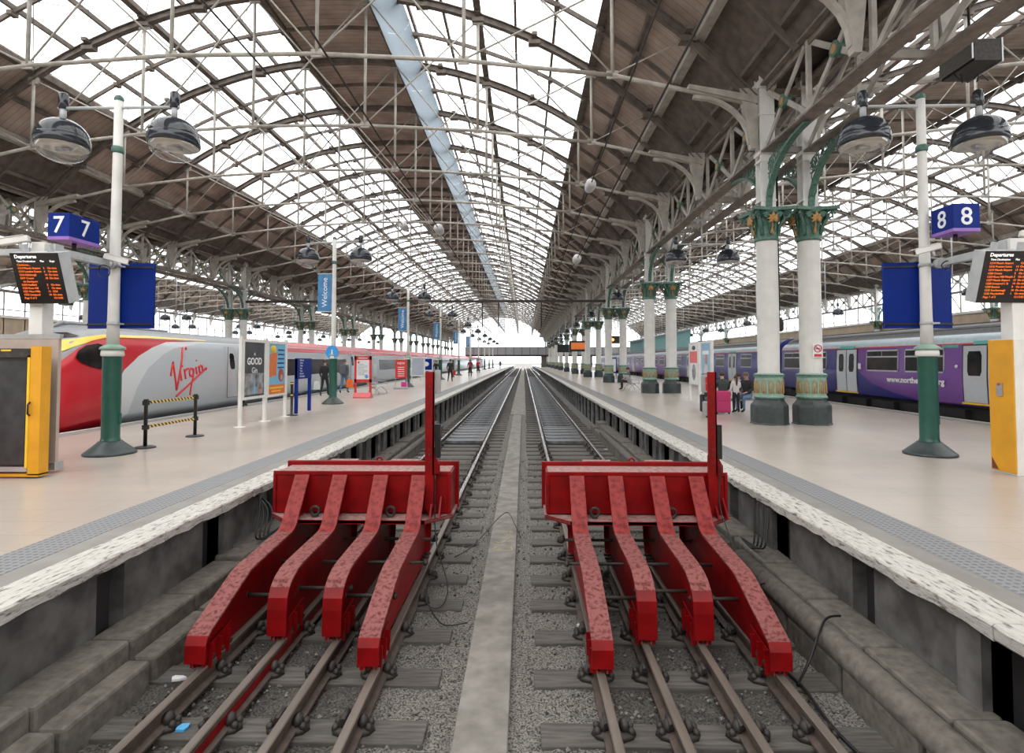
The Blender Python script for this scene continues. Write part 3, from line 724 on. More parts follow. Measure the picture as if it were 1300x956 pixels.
# lighter ribs halfway between the trusses + cross bracing rods
lr = None
for nm, cx in (('middle', CX), ('right', RX), ('left', LX)):
    for k, y in enumerate(TY[:-1]):
        yy = y + 2.385
        if lr is None:
            mb = MB(); rib_mb(mb, w=.08, h=.14, dz=.05); [mb.box(s_*p_-.09, s_*p_+.09, -.14, .14, rz(p_)-.16, rz(p_)-.02) for s_ in (-1,1) for p_ in PO]; lr = mb.build('roof_rib', M['rib'], None, (cx, yy, 0)); o = lr
        else: o = lr.copy(); COL.objects.link(o); o.location = (cx, yy, 0)
        tag(o, f'thin brown arched rib of the {nm} roof, ' + (nth(k) + ' of its row' if k < 20 else 'among the farthest'), 'roof rib', f'thin ribs of the {nm} roof')
br_src = None
for nm, cx in (('middle', CX), ('right', RX)):
    for k, y in enumerate(TY[:16]):
        if br_src is None:
            mb = MB()
            for s in (-1, 1):
                for a, b in ((2.1, 6.3), (6.3, 10.5)):
                    for p, q in ((a, b), (b, a)):
                        for h_ in range(1):
                            mb.tube([(s*p, .0, rz(p)-.02), (s*(p+q)/2, 2.385, rz((p+q)/2)-.02), (s*q, 4.77, rz(q)-.02)], .014, 4)
                            m_ = (p+q)/2
            br_src = mb.build('bracing_rods', M['creamdark'], None, (cx, y, 0)); o = br_src
        else: o = br_src.copy(); COL.objects.link(o); o.location = (cx, y, 0)
        tag(o, f'thin crossed bracing rods under the {nm} roof glass, ' + (nth(k) + ' bay'), 'bracing rods', f'wind bracing of the {nm} roof')

# ------------------------------------------------------------------ columns
def scroll(mb, c, r, plane, sgn, mi=0):
    pts = []; rad = []
    for i in range(22):
        t = i/21; a = t*2.1*2*PI*.75; rr = r*(1-.8*t)
        u = math.cos(a)*rr*sgn; w = math.sin(a)*rr
        pts.append((c[0] + plane[0]*u, c[1] + plane[1]*u, c[2] + w)); rad.append(.035*(1-.4*t))
    mb.tube(pts, rad, 6, mi)
def column(label, loc, hall_side):
    R = thing('iron_column', label, 'column', loc, 0)
    mb = MB(); mb.lathe([(.50,0),(.50,.02),(.48,.04),(.48,.46),(.47,.52),(.40,.60),(.37,.66),(.36,.70)], 8, rot=PI/8, smooth=False); mb.build('plinth', M['slate'], R)
    mb = MB(); mb.lathe([(.385,.70),(.385,.76),(.36,.78),(.36,1.26),(.385,1.28),(.385,1.35),(.33,1.38)], 24, smooth=False); b_ = mb.build('base_band', M['palegreen'], R)
    mb = MB()
    for k in range(12):
        t = 2*PI*(k+.5)/12; w = .36*PI/12*.62
        pts = []
        for i in range(9):
            a = PI*i/8; u = math.cos(a)*w; z = 1.08 + math.sin(a)*.11
            pts.append((.365*math.cos(t+u/.36), .365*math.sin(t+u/.36), z))
        pts = [(pts[0][0], pts[0][1], .84)] + pts + [(pts[-1][0], pts[-1][1], .84)]
        mb.tube(pts, .011, 5)
        mb.tube([(.365*math.cos(t), .365*math.sin(t), .84), (.365*math.cos(t), .365*math.sin(t), 1.1)], [.028, .012], 6)
    mb.build('ornament', M['gold'], b_)
    MB().lathe([(.392,1.29),(.392,1.345)], 24, smooth=False).lathe([(.392,.70),(.392,.735)], 24, smooth=False).build('moulding', M['capgreen'], b_)
    # shaft with shallow flutes
    n = 48; v = []; f = []; prof = [(.295,1.37),(.28,1.44),(.285,2.5),(.275,4.9),(.285,5.02)]
    for r, z in prof:
        for k in range(n): q = r * (1 - (.022 if k % 3 == 0 else 0)); t = 2*PI*k/n; v.append((q*math.cos(t), q*math.sin(t), z))
    for i in range(len(prof)-1):
        for k in range(n): f.append((i*n+k, i*n+(k+1) % n, (i+1)*n+(k+1) % n, (i+1)*n+k))
    MB().add(v, f, 0, True).build('shaft', M['fluted'], R)
    mb = MB(); mb.lathe([(.31,5.0),(.32,5.05),(.30,5.08),(.29,5.2),(.31,5.5),(.40,5.72),(.46,5.78)], 24)
    mb.prism([(-.56,-.56),(0,-.42),(.56,-.56),(.42,0),(.56,.56),(0,.42),(-.56,.56),(-.42,0)], 'z', 5.78, 5.87)
    for sx in (-1, 1):
        for sy in (-1, 1):
            d = (sx*.7071, sy*.7071); c = (d[0]*.55, d[1]*.55, 5.66)
            scroll(mb, c, .13, d, 1); mb.tube([(d[0]*.3, d[1]*.3, 5.15), (d[0]*.36, d[1]*.36, 5.4), (d[0]*.52, d[1]*.52, 5.62)], [.05, .05, .04], 6)
    for d in ((1,0),(-1,0),(0,1),(0,-1)):
        p = (-d[1], d[0])
        for s in (-1, 1):
            c = (d[0]*.40 + p[0]*s*.18, d[1]*.40 + p[1]*s*.18, 5.66); scroll(mb, c, .08, p, s)
            mb.tube([(d[0]*.32 + p[0]*s*.04, d[1]*.32 + p[1]*s*.04, 5.2), (d[0]*.34+p[0]*s*.10, d[1]*.34+p[1]*s*.10, 5.5), (d[0]*.42+p[0]*s*.22, d[1]*.42+p[1]*s*.22, 5.74)], .025, 6)
    cp = mb.build('capital', M['capgreen'], R)
    for d in ((1,0),(-1,0),(0,1),(0,-1)):
        mb = MB(); a = math.atan2(d[1], d[0])
        for k in range(7):
            t = (k-3)*.75; L = .20 if k == 3 else .16
            mb.tube([(0,0,0), (math.sin(t)*L*.55, -.03, math.cos(t)*L*.55), (math.sin(t)*L, -.01, math.cos(t)*L)], [.025,.048,.008], 6)
        mb.sphere((0,-.02,0), .045, 8, 5); mb.tube([(0,0,0),(0,.04,-.22),(0,.07,-.26),(0,.10,-.38)], [.018,.016,.03,.055], 6)
        o = mb.build('gold_leaf', M['gold'], cp, (d[0]*.42, d[1]*.42, 5.55)); o.rotation_euler = (0, 0, a + PI/2)
    # upper H-shaped stanchion
    mb = MB(); mb.box(-.20,.20,-.17,-.13,5.87,9.7); mb.box(-.20,.20,.13,.17,5.87,9.7); mb.box(-.10,.10,-.15,.15,5.87,9.7); mb.box(-.25,.25,-.21,.21,9.25,9.45); mb.box(-.23,.23,-.2,.2,7.40,7.50)
    for zz in (6.1, 7.2, 8.5): mb.box(-.22,.22,-.19,.19,zz,zz+.05)
    mb.build('upper_stanchion', M['white'], R)
    for s in (-1, 1):
        mb = MB(); pts = [(0, s*(.18 + 2.1*(1-math.cos(t*PI/20))), 5.95 + 1.42*math.sin(t*PI/20)) for t in range(11)]
        for a_, b_2 in zip(pts[:-1], pts[1:]): mb.bar(a_, b_2, .16, .06, (1,0,0) if False else (0,0,1))
        for i, t in enumerate(range(3, 9)):
            p = pts[t]; top = 7.42; r = max(.05, min(.17, (top - p[2])*.45)); c = (0, p[1] - s*0.14, (top + p[2])/2)
            mb.tube([(0, c[1] + r*math.cos(q*PI/6), c[2] + r*math.sin(q*PI/6)) for q in range(12)], .018, 5, closed=True)
            mb.tube([(0, c[1] + r*.5*math.cos(q*PI/4), c[2] + r*.5*math.sin(q*PI/4)) for q in range(8)], .014, 4, closed=True)
        for zz in (6.35, 6.75, 7.1):
            c = (0, s*(.34), zz); mb.tube([(0, c[1] + .12*math.cos(q*PI/6), c[2] + .15*math.sin(q*PI/6)) for q in range(12)], .018, 5, closed=True)
        mb.build('spandrel_bracket', M['capgreen'], R)
    return R
c0 = None
CYS = [15.3 + 14.31*k for k in range(-1, 12)]
def colrow(x, rowname, ys):
    global c0
    for k, y in enumerate(ys):
        lab = f'white column with green and gold capital, {nth(k)}, {rowname}'
        if c0 is None: c0 = column(lab, (x, y, 0), 1)
        else: copy_tree(c0, (x, y, 0), lab)
colrow(6.72, 'track-side row on the right', CYS[1:])
colrow(7.87, 'outer row on the right', CYS[1:])
colrow(-22.6, 'inner row past the red train', CYS[1:])
colrow(-23.8, 'outer row past the red train', CYS[1:])
colrow(36.9, 'row by the right beige wall', CYS[2:9])
# no smoking sign on nearest outer column
t = thing('no_smoking_sign', 'small white no smoking sign fixed to the nearest outer column on the right', 'sign', (7.90, 15.0, 1.98))
MB().box(-.13, .13, -.012, .012, -.18, .20).build('panel', M['paper'], t)
mb = MB(); mb.tube([(.095*math.cos(q*PI/12), -.02, .07+.095*math.sin(q*PI/12)) for q in range(24)], .012, 5, closed=True); mb.tube([(-.065,-.02,.135),(.065,-.02,.005)], .011, 5); mb.box(-.10,.10,-.018,-.01,-.15,-.08); mb.build('pictogram', M['signred'], t)
MB().box(-.06,.05,-.017,-.012,.055,.075).build('cigarette', M['black'], t)

# ------------------------------------------------------------------ lattice girders between columns
gs = None
def girder(label, grp, loc, side):
    R = thing('lattice_girder', label, 'girder', loc, 0, grp); L = 14.31
    MB().box(-.20, .20, .2, L-.2, 7.44, 7.49).box(-.03, .03, .2, L-.2, 7.49, 7.62).build('bottom_flange', M['flange'], R)
    rv = MB()
    for i in range(46):
        for s in (-.15, .15): rv.box(s-.015, s+.015, .5+i*.29, .53+i*.29, 7.43, 7.44)
    rv.build('rivets', M['creamdark'], R)
    MB().box(-.20, .20, .2, L-.2, 9.30, 9.36).box(-.03, .03, .2, L-.2, 9.15, 9.30).build('top_flange', M['flange'], R)
    mb = MB(); n = 6; p = L/n
    for i in range(n+1):
        if 0 < i < n: mb.box(-.05, .05, i*p-.05, i*p+.05, 7.49, 9.3)
    for i in range(n):
        mb.bar((.03, i*p+.1, 7.6), (.03, (i+1)*p-.1, 9.2), .05, .13); mb.bar((-.03, i*p+.1, 9.2), (-.03, (i+1)*p-.1, 7.6), .05, .13)
    mb.build('lattice', M['cream'], R)
    md = MB()
    for i in range(n): md.tube([(-.09, (i+.5)*p, 8.4), (.09, (i+.5)*p, 8.4)], .17, 14)
    md.build('medallions', M['capgreen'], R)
    g = MB()
    for i in range(n): g.tube([(-.10, (i+.5)*p, 8.4), (.10, (i+.5)*p, 8.4)], .10, 12)
    g.build('medallion_centres', M['gold'], R)
    return R
for x, rn in ((6.72, 'over the track-side row on the right'), (7.87, 'over the outer row on the right'), (-22.6, 'over the inner row beyond the red train'), (-23.8, 'over the outer row beyond the red train'), (36.9, 'over the columns by the beige wall')):
    for k, y in enumerate(CYS[:-1]):
        lab = f'riveted lattice girder {rn}, ' + ('front bay overhead' if k == 0 else nth(k-1) + ' full bay')
        if gs is None: gs = girder(lab, 'lattice girders', (x, y, 0), 0)
        else: copy_tree(gs, (x, y, 0), lab)
# cross beams tying the twin rows
cb_ = None
for rn, x0 in (('right', 7.295), ('left', -23.2)):
    for k, y in enumerate(TY):
        if y < 4: continue
        if cb_ is None: cb_ = MB().box(-.6, .6, -.05, .05, 7.5, 7.66).box(-.6, .6, -.05, .05, 9.1, 9.3).bar((-.6,0,7.6),(.6,0,9.2),.05,.08,(0,1,0)).build('cross_beam', M['creamdark'], None, (x0, y, 0)); o = cb_
        else: o = cb_.copy(); COL.objects.link(o); o.location = (x0, y, 0)
        tag(o, f'short cross beam tying the twin girders on the {rn}, ' + (nth(k) if k < 20 else 'among the farthest'), 'beam', f'cross beams on the {rn}')

# ------------------------------------------------------------------ side walls and far end
wr = MB().box(37.2, 37.5, -14, Y1, -1.3, 5.7); struct(wr.build('wall_right', M['beige'])); struct(MB().box(37.05, 37.25, -14, Y1, 5.65, 5.85).build('trim_wall_right', M['white']))
struct(MB().box(-53.2, -52.9, -14, 75, -1.3, 6.2).build('wall_left', M['beige'])); struct(MB().box(-53.2, -52.9, 75, Y1, -1.3, 3.4).build('wall_left_low', M['beige']))
struct(MB().box(-52.9, -52.7, -14, 75, 6.1, 6.35).build('trim_wall_left', M['white']))
mb = MB()
for i in range(60): mb.box(-53.0, -52.9, 14+i*2.4, 14.12+i*2.4, 3.3, 8.9)
mb.box(-53.05, -52.85, -14, Y1, 8.7, 9.0); mb.box(-53.05, -52.85, -14, Y1, 6.9, 7.0); struct(mb.build('window_frame_left', M['creamdark']))
mb = MB()
for i in range(60): mb.box(37.2, 37.3, 14+i*2.4, 14.12+i*2.4, 5.8, 9.2); mb.bar((37.25, 14+i*2.4, 5.9), (37.25, 16.4+i*2.4, 9.1), .05, .08)
mb.box(37.15, 37.35, -14, Y1, 9.0, 9.2); struct(mb.build('window_frame_right', M['cream']))
mb = MB(); mb.box(-56, 40, -14.2, -14, -1.3, 9.5); struct(mb.build('wall_back_light_block', M['beige']))  # unseen wall added behind the camera, keeps sky light off the buffer fronts
# teal-clad building beyond the right hall
bt = thing('platform_building', 'low teal-clad building with a sloping roof beyond the blue and purple train', 'building', (22.6, 92, 0))
MB().prism([(-4, 0), (3.5, 0), (3.5, 6.6), (-4, 5.0)], 'y', -5, 5).build('wall', M['teal'], bt)
MB().prism([(-4.3, 4.95), (3.8, 6.65), (3.8, 6.85), (-4.3, 5.15)], 'y', -5.3, 5.3).build('roof', M['tgrey'], bt)
mb = MB(); [mb.box(-3.4+i*1.2, -2.5+i*1.2, -5.03, -5.0, 1, 3.2) for i in range(5)]; mb.build('windows', M['glassd'], bt)
# footbridge across the tracks at the far end
fb = thing('footbridge', 'pale grey glazed footbridge crossing all tracks at the far end of the station', 'footbridge', (-4, 152, 0))
MB().box(-12, 34, -1.5, 1.5, 2.9, 3.35).build('deck', M['iron'], fb)
MB().box(-12, 34, -1.5, -1.4, 3.35, 5.5).build('parapet', M['bridge'], fb)
mb = MB(); [mb.box(-12+i*2.2, -11.9+i*2.2, -1.56, -1.5, 3.35, 5.5) for i in range(21)]; mb.build('mullions', M['iron'], fb)
for x in (-12.0, 9.5, 22): MB().box(x-.7, x+.7, -1, 1, 0, 3).build('pier', M['kerb'], fb)

# ------------------------------------------------------------------ lamps
def lamp_head(mb_root, x, z, tilt=0):
    """hanging dome at x, arm height z; parts under given parent"""
    cap = MB().lathe([(.07,.0),(.085,.02),(.085,.28),(.06,.31)], 14, (x, 0, z-.02)).build('lamp_cap', M['dome'], mb_root)
    MB().tube([(x,0,z+.02),(x,0,z-.24)], .055, 10).build('lamp_stem', M['grey'], mb_root)
    d = MB().sphere((x,0,z-.58), .43, 24, 9, sc=(1,1,.86), z0=0.0, z1=.985); d.lathe([(.43,-.16),(.445,-.14),(.44,.0),(.43,.02)], 24, (x,0,z-.58)); dm = d.build('lamp_dome', M['dome'], mb_root)
    MB().lathe([(.41,-.01),(.40,.01)], 24, (x,0,z-.74)).build('lamp_reflector', M['lens'], dm)
    MB().tube([(x-.12,0,z-.77),(x+.12,.05,z-.77)], .05, 8).build('lamp_bulb', M['steel'], dm)
    MB().sphere((x,0,z-.75), .42, 24, 7, sc=(1,1,.68), z0=-.999, z1=0).build('glass_bowl', M['clear'], mb_root)
def lamp_post(label, loc):
    R = thing('lamp_post', label, 'lamp post', loc)
    MB().lathe([(.42,0),(.42,.035),(.40,.05),(.21,.215),(.19,.24)], 28).build('base', M['slate'], R)
    mb = MB(); mb.lathe([(.185,.2),(.16,.26),(.15,.30),(.155,1.80),(.165,1.82)], 20); mb.box(.14,.18,-.03,.03,.55,.75); mb.build('pedestal', M['green'], R)
    MB().lathe([(.165,1.80),(.185,1.82),(.18,1.90),(.16,1.92)], 20).build('collar', M['white'], R)['label'] = 'cream collar ring'
    MB().lathe([(.16,1.915),(.21,1.93),(.20,1.97),(.10,2.03)], 20).build('collar_cap', M['palegreen'], R)
    MB().lathe([(.105,1.98),(.095,2.6),(.08,5.4),(.075,6.62)], 16).build('pole', M['white'], R)
    MB().lathe([(.085,5.62),(.105,5.65),(.105,5.72),(.085,5.75)], 16).sphere((0,0,6.66), .085, 12, 6).build('finial', M['capgreen'], R)
    MB().tube([(-1.16,0,6.50),(1.16,0,6.50)], .032, 8).build('arm', M['grey'], R)
    for x in (-1.07, 1.07): lamp_head(R, x, 6.50)
    return R
lp0 = lamp_post('tall white lamp post with green base and two hanging globes, nearest on the left platform', (-7.65, 10.1, 0)); lp0['group'] = 'platform lamp posts'
for k, y in enumerate([22.0 + 14.25*i for i in range(9)]):
    copy_tree(lp0, (-7.65, y, 0), f'tall white lamp post with green base and twin globes, {nth(k+1)} on the left platform')
copy_tree(lp0, (7.45, 10.35, 0), 'tall white lamp post with green base beside the number eight sign, on the right platform')
# suspended twin lamps between the column rows on the right and in the other halls
def hanging(label, loc, zt):
    R = thing('hanging_lamp', label, 'hanging lamp', loc, 0, 'suspended twin lamps')
    MB().tube([(0,0,6.5),(0,0,zt)], .035, 8).build('drop_rod', M['grey'], R); MB().tube([(-1.16,0,6.5),(1.16,0,6.5)], .032, 8).build('arm', M['grey'], R)
    for x in (-1.07, 1.07): lamp_head(R, x, 6.50)
    return R
h0 = hanging('hanging pair of black dome lamps above the right platform, nearest of its row', (7.30, 22.6, 0), 7.47)
MB().box(-.62, .62, -.04, .04, 7.44, 7.52).build('hanger_bar', M['grey'], h0)
h1 = None
for k in range(1, 9): copy_tree(h0, (7.30, 22.6+14.31*k, 0), f'hanging pair of black dome lamps above the right platform, {nth(k)} of its row')
hl = []
for k in range(8):
    for x, zr, nm, kk in ((-34.25, 10.3, 'left hall inner row', 3), (-42.4, 10.3, 'left hall outer row', 3), (26.4, 10.3, 'right hall', 2)):
        lab = f'hanging pair of black dome lamps, {nm}, {nth(k)} of its row'; y = TY[kk+3*k]
        if h1 is None: h1 = hanging(lab, (x, y, 0), zr)
        else: copy_tree(h1, (x, y, 0), lab)
for o in bpy.data.objects:
    if o.parent is None and o.name.startswith('lamp_post'): o['group'] = 'platform lamp posts'

# ------------------------------------------------------------------ sign gantries at the platform ends
def pole_board(label, px_, y):
    R = thing('sign_board', label, 'sign board', (px_, y, 2.95))
    for s, w in ((-1, .64), (1, .62)):
        mb = MB(); x0, x1 = sorted((s*.0, s*w))
        v = [(0, .10, -.62), (s*w, .19, -.62), (s*w, .19, .62), (0, .10, .62), (0, .15, -.62), (s*w, .24, -.62), (s*w, .24, .62), (0, .15, .62)]
        mb.add(v, [(0,1,2,3),(7,6,5,4),(0,4,5,1),(1,5,6,2),(2,6,7,3),(3,7,4,0)]); mb.build('panel', M['blue'], R)
        for zz in (-.54, .54): MB().bar((0, .09, zz), (s*w, .18, zz), .02, .035).build('rail', M['black'], R)
    for zz in (-.54, .54): MB().lathe([(.105,-.03),(.105,.03)], 14, (0,0,zz)).box(.02, .16, -.12, -.09, zz-.015, zz+.015).box(.10,.13,-.1,.12,zz-.015,zz+.015).build('clamp', M['grey'], R)
    return R
pole_board('two-leaf royal blue sign board clamped behind the nearest left lamp post', -7.65, 10.1)
pole_board('two-leaf royal blue sign board clamped behind the right platform lamp post', 7.45, 10.35)
def number_cube(ch, label, cx, cy, z, wx, wy, h, side):
    R = thing('platform_number_sign', label, 'platform number sign', (cx, cy, z))
    bevel(MB().box(-wx/2, wx/2, -wy/2, wy/2, .05, h).build('box', M['blue'], R), .006)
    MB().box(-wx/2-.002, wx/2+.002, -wy/2-.002, wy/2+.002, 0, .055).build('purple_strip', M['purple'], R)
    MB().tube([(0,0,-.12),(0,0,0)], .035, 8).build('spigot', M['iron'], R)
    text(ch, h*.88, M['txt'], R, (0, -wy/2-.004, .12), FR, bold=.004, name='numeral')
    text(ch, h*.88, M['txt'], R, (side*(wx/2+.004), 0, .12), FX if side > 0 else FXm, bold=.004, name='numeral')
    return R
number_cube('7', 'blue box sign with white numeral 7 above the left departures board', -7.76, 9.29, 3.74, .37, .66, .45, 1)
number_cube('8', 'blue box sign with white numeral 8 above the right departures board', 7.73, 9.97, 3.98, .46, .52, .49, -1)
def dep_board(label, loc, rows, title_rows, side, tilt=.30, w=.76, h=.80):
    R = thing('departures_board', label, 'departures board', loc); R.rotation_euler = (tilt, 0, 0)
    hb = MB(); hb.box(-w/2, w/2, 0, .22, -h, 0); bevel(hb.build('housing', M['grey'], R), .008)
    MB().box(-w/2+.005, w/2-.005, -.012, 0, -h+.005, -.005).build('screen', M['screen'], R)
    y = -.016
    text('Departures', .075, M['ledw'], R, (-w/2+.07, y, -.085), FR, 'LEFT', .001, bold=.001)
    text('Time Destination', .042, M['ledw'], R, (-w/2+.09, y, -.145), FR, 'LEFT', .001); text('Plat', .042, M['ledw'], R, (w/2-.30, y, -.145), FR, 'LEFT', .001); text('Expt', .042, M['ledw'], R, (w/2-.15, y, -.145), FR, 'LEFT', .001)
    dz = (h - .23) / len(rows)
    for i, (a, p, e_) in enumerate(rows):
        zz = -.20 - i*dz
        for body, x in ((a, -w/2+.085), (p, w/2-.275), (e_, w/2-.21)):
            if body: text(body, .043, M['led'], R, (x, y, zz), FR, 'LEFT', .001)
    for s in (-.2, .2): MB().box(s-.03, s+.03, .05, .12, 0, .12).build('hanger', M['grey'], R)
    return R
rl = [('Continues...', '', ''), ('1214 Manch Airport', '5', 'On time'), ('1215 London Euston', '6', 'On time'), ('1216 Edinburgh', '14', 'On time'), ('1217 Crewe', '10', 'On time'), ('   via Stockport', '', ''),
      ('1218 Hadfield', '2', 'On time'), ('1220 Rose Hill', '1', 'On time'), ('1221 New Mills', '11', '1224'), ('1222 Liverpool', '14', 'On time'), ('Page 2 of 3', '', '12:13:02')]
rr_ = [('1214 Manch Airport', '', 'Cancelled'), ('1216 Preston Lancs', '14', 'On time'), ('1219 Manch Airport', '13', 'On time'), ('1220 Crewe', '5', 'On time'), ('1223 Rose Hill Marple', '2', 'On time'), ('1227 Manch Airport', '13', 'On time'),
       ('1228 Liverpool L St', '14', 'On time'), ('1230 Buxton', '9', 'On time'), ('1232 Scarborough', '14', 'On time'), ('1235 Macclesfield', '1', 'On time'), ('Page 1 of 2', '', '12:13:02')]
dep_board('black departures board with orange text hanging under the number seven sign', (-7.52, 8.25, 3.38), rl, 0, -1)
dep_board('black departures board with orange text hanging under the number eight sign', (7.35, 8.42, 3.38), rr_, 0, 1, tilt=.28)
for sx, nm, yp, yb in ((-1, 'left', 8.7, 10.02), (1, 'right', 8.75, 10.27)):
    X_ = sx*7.62 if sx < 0 else 7.62
    R = thing('sign_gantry', f'white square post with overhead beam carrying the signs on the {nm} platform', 'sign gantry', (X_, yp, 0))
    xo = -.15 if sx < 0 else 0.02
    bevel(MB().box(xo-.11, xo+.11, -.11, .11, 0, 3.62).build('post', M['white'], R), .01)
    MB().box(-.06, .06, .10, yb-yp-.05, 3.44, 3.56).tube([(0, yb-yp-.12, 3.5), (0, yb-yp+.0, 3.5)], .09, 12).build('beam', M['grey'], R)
    MB().box(sx*1.6 if sx < 0 else .1, -.25 if sx < 0 else 1.6, -.06, .06, 3.42, 3.52).box(-.02-.1, .1, -.06, .1, 3.4, 3.6).build('side_arm', M['grey'], R)
def camera(label, loc, rzr, tilt=.25):
    R = thing('security_camera', label, 'security camera', loc, rzr)
    o = bevel(MB().box(-.055, .055, -.26, .14, -.05, .05).build('housing', M['white'], R), .015); o.rotation_euler = (tilt, 0, 0)
    o = bevel(MB().box(-.065, .065, -.32, .10, .05, .062).build('sunshade', M['white'], R), .004); o.rotation_euler = (tilt, 0, 0)
    o = MB().tube([(0, -.275, -.0), (0, -.26, 0)], .035, 12).build('lens', M['black'], R); o.rotation_euler = (tilt, 0, 0)
    MB().tube([(0, .02, -.05), (0, .04, -.14)], .025, 8).build('mount', M['grey'], R)
    return R
camera('white security camera beside the left lamp post, above the blue sign board', (-7.42, 9.75, 3.57), 1.9)
camera('white security camera cut by the left frame edge, above the left departures board', (-7.95, 8.45, 3.62), -1.2)
camera('white security camera beside the right lamp post, above the blue sign board', (7.25, 9.9, 3.72), -1.9)
camera('white security camera at the right frame edge, above the right departures board', (7.9, 8.7, 3.68), 1.2)
def loop(c, r, label):
    tag(MB().tube([(c[0]+.3*r*math.sin(q*PI/8), c[1], c[2]) if False else (c[0]+r*math.cos(q*PI/8), c[1]+.02*math.sin(q), c[2]+r*math.sin(q*PI/8)) for q in range(16)], .010, 5, closed=True).build('cable_loop', M['black']), label, 'cable')
loop((-7.55, 9.7, 3.33), .11, 'black coiled cable hanging at the left lamp post camera')
loop((7.55, 9.95, 3.42), .08, 'black coiled cable hanging at the right lamp post camera')

# ------------------------------------------------------------------ things on the left platform
R = thing('barrier_cabinet', 'black panelled cabinet with orange frame at the left frame edge', 'cabinet', (-7.13, 8.0, 0))
MB().box(-1.9, -.05, -.03, .12, .10, 1.86).build('body', M['black'], R)
MB().box(-1.86, -.17, -.05, -.03, .20, 1.72).build('front_panel', mat('chalky_black', (.035,.035,.037), .6, scale=5, col2=(.015,.015,.016)), R)
MB().box(-.115, .05, -.05, .12, .05, 1.93).box(-1.9, .05, -.05, .12, .03, .07).build('frame', M['orange'], R)
MB().box(-.15, -.115, -.06, -.03, .16, 1.80).build('edge_strip', M['yellow'], R)
MB().box(-1.9, -.115, -.06, -.02, 1.77, 1.90).build('top_rail', M['iron'], R)
MB().box(-1.9, -.12, -.055, -.03, .10, .17).build('bottom_rail', M['silver'], R)
MB().box(-.55, -.40, -.065, -.06, 1.86, 1.885).build('yellow_mark', M['yellow'], R)
MB().tube([(-.10,-.055,.92),(-.09,-.10,.95),(-.09,-.10,1.08),(-.10,-.055,1.11)], .014, 6).build('handle', M['black'], R)
R = thing('gate_barrier', 'tall silver gate panel standing behind the orange framed cabinet', 'gate', (-7.31, 8.42, 0))
bevel(MB().box(-1.2, .10, -.03, .03, .12, 2.12).build('panel', M['postbeige'], R), .006)
MB().box(-1.22, .12, -.035, .035, 2.06, 2.13).build('top_rail', M['steel'], R)
MB().box(-.15, .12, -.06, .10, .04, .16).build('foot', M['steel'], R)
R = thing('floor_sign', 'corner of a red floor sign base at the left frame edge', 'sign', (-7.45, 7.55, 0))
bevel(MB().prism([(-.5,-.25),(.05,-.25),(-.02,.2),(-.5,.25)], 'z', 0.0, .05).build('base', M['signred'], R), .01)
MB().box(-.42, -.36, -.1, .1, .05, .9).build('stem', M['signred'], R)

def barrier(y0, y1):
    R = thing('queue_barrier', 'black post barrier with two yellow and black tapes on the left platform', 'barrier', (-7.48, y0, 0))
    for k, y in enumerate((0, y1-y0)):
        o = MB().lathe([(.035,.02),(.035,.92),(.045,.93),(.045,.96)], 14, (0,y,0)).build('post', M['black'], R)
        MB().lathe([(.19,0),(.19,.015),(.17,.03),(.03,.045)], 24, (0,y,0)).build('foot', M['black'], o)
        MB().box(-.045,.045,y-.045,y+.045,.84,.93).box(-.045,.045,y-.045,y+.045,.36,.45).build('tape_head', M['black'], o)
    for z in (.86, .38): MB().box(-.004, .004, .04, y1-y0-.04, z, z+.055).build('tape', M['tape'], R)
    return R
barrier(10.8, 12.45)
def poster_frame(label, x, y0, y1, side, z0, z1, art, zf=2.36):
    R = thing('poster_frame', label, 'poster stand', (x, (y0+y1)/2, 0)); h = (y1-y0)/2
    for s in (-1, 1):
        MB().box(-.04, .04, s*(h+.07)-.04, s*(h+.07)+.04, 0, zf).lathe([(.15,0),(.15,.012),(.05,.02)], 16, (0, s*(h+.07), 0)).build('post', M['white'], R)
    MB().box(-.05, .05, -h-.04, h+.04, z0-.07, z0).box(-.05, .05, -h-.04, h+.04, z1, z1+.07).box(-.05,.05,-h-.04,-h+.04,z0,z1).box(-.05,.05,h-.04,h+.04,z0,z1).build('frame', M['white'], R)
    art(R, h-.04, z0, z1, side); return R
def art_good(R, h, z0, z1, s):
    MB().box(-.03, .03, -h, h, z0, z1).build('poster', M['posterdark'], R)
    MB().box(.030, .034, -h*.95, h*.95, z0+.05, z0+.62).build('smoke', M['postersmoke'], R)
    r = FX; x = .036
    text('A', .12, M['txt'], R, (x, 0, z0+1.10), r); text('GOOD', .26, M['txt'], R, (x, 0, z0+.86), r, bold=.006); text('Gin', .22, M['txt'], R, (x, 0, z0+.63), r)
    MB().box(.034, .04, -.05, .07, z0+.06, z0+.25).prism([(-.02, z0+.25), (.04, z0+.25), (.015, z0+.5)], 'x', .034, .04).build('bottle', M['postercyan'], R)
    MB().sphere((.03, h*.55, z0+.14), .09, 8, 5, sc=(.1,1,.6)).build('orange_spot', M['posterorange'], R)
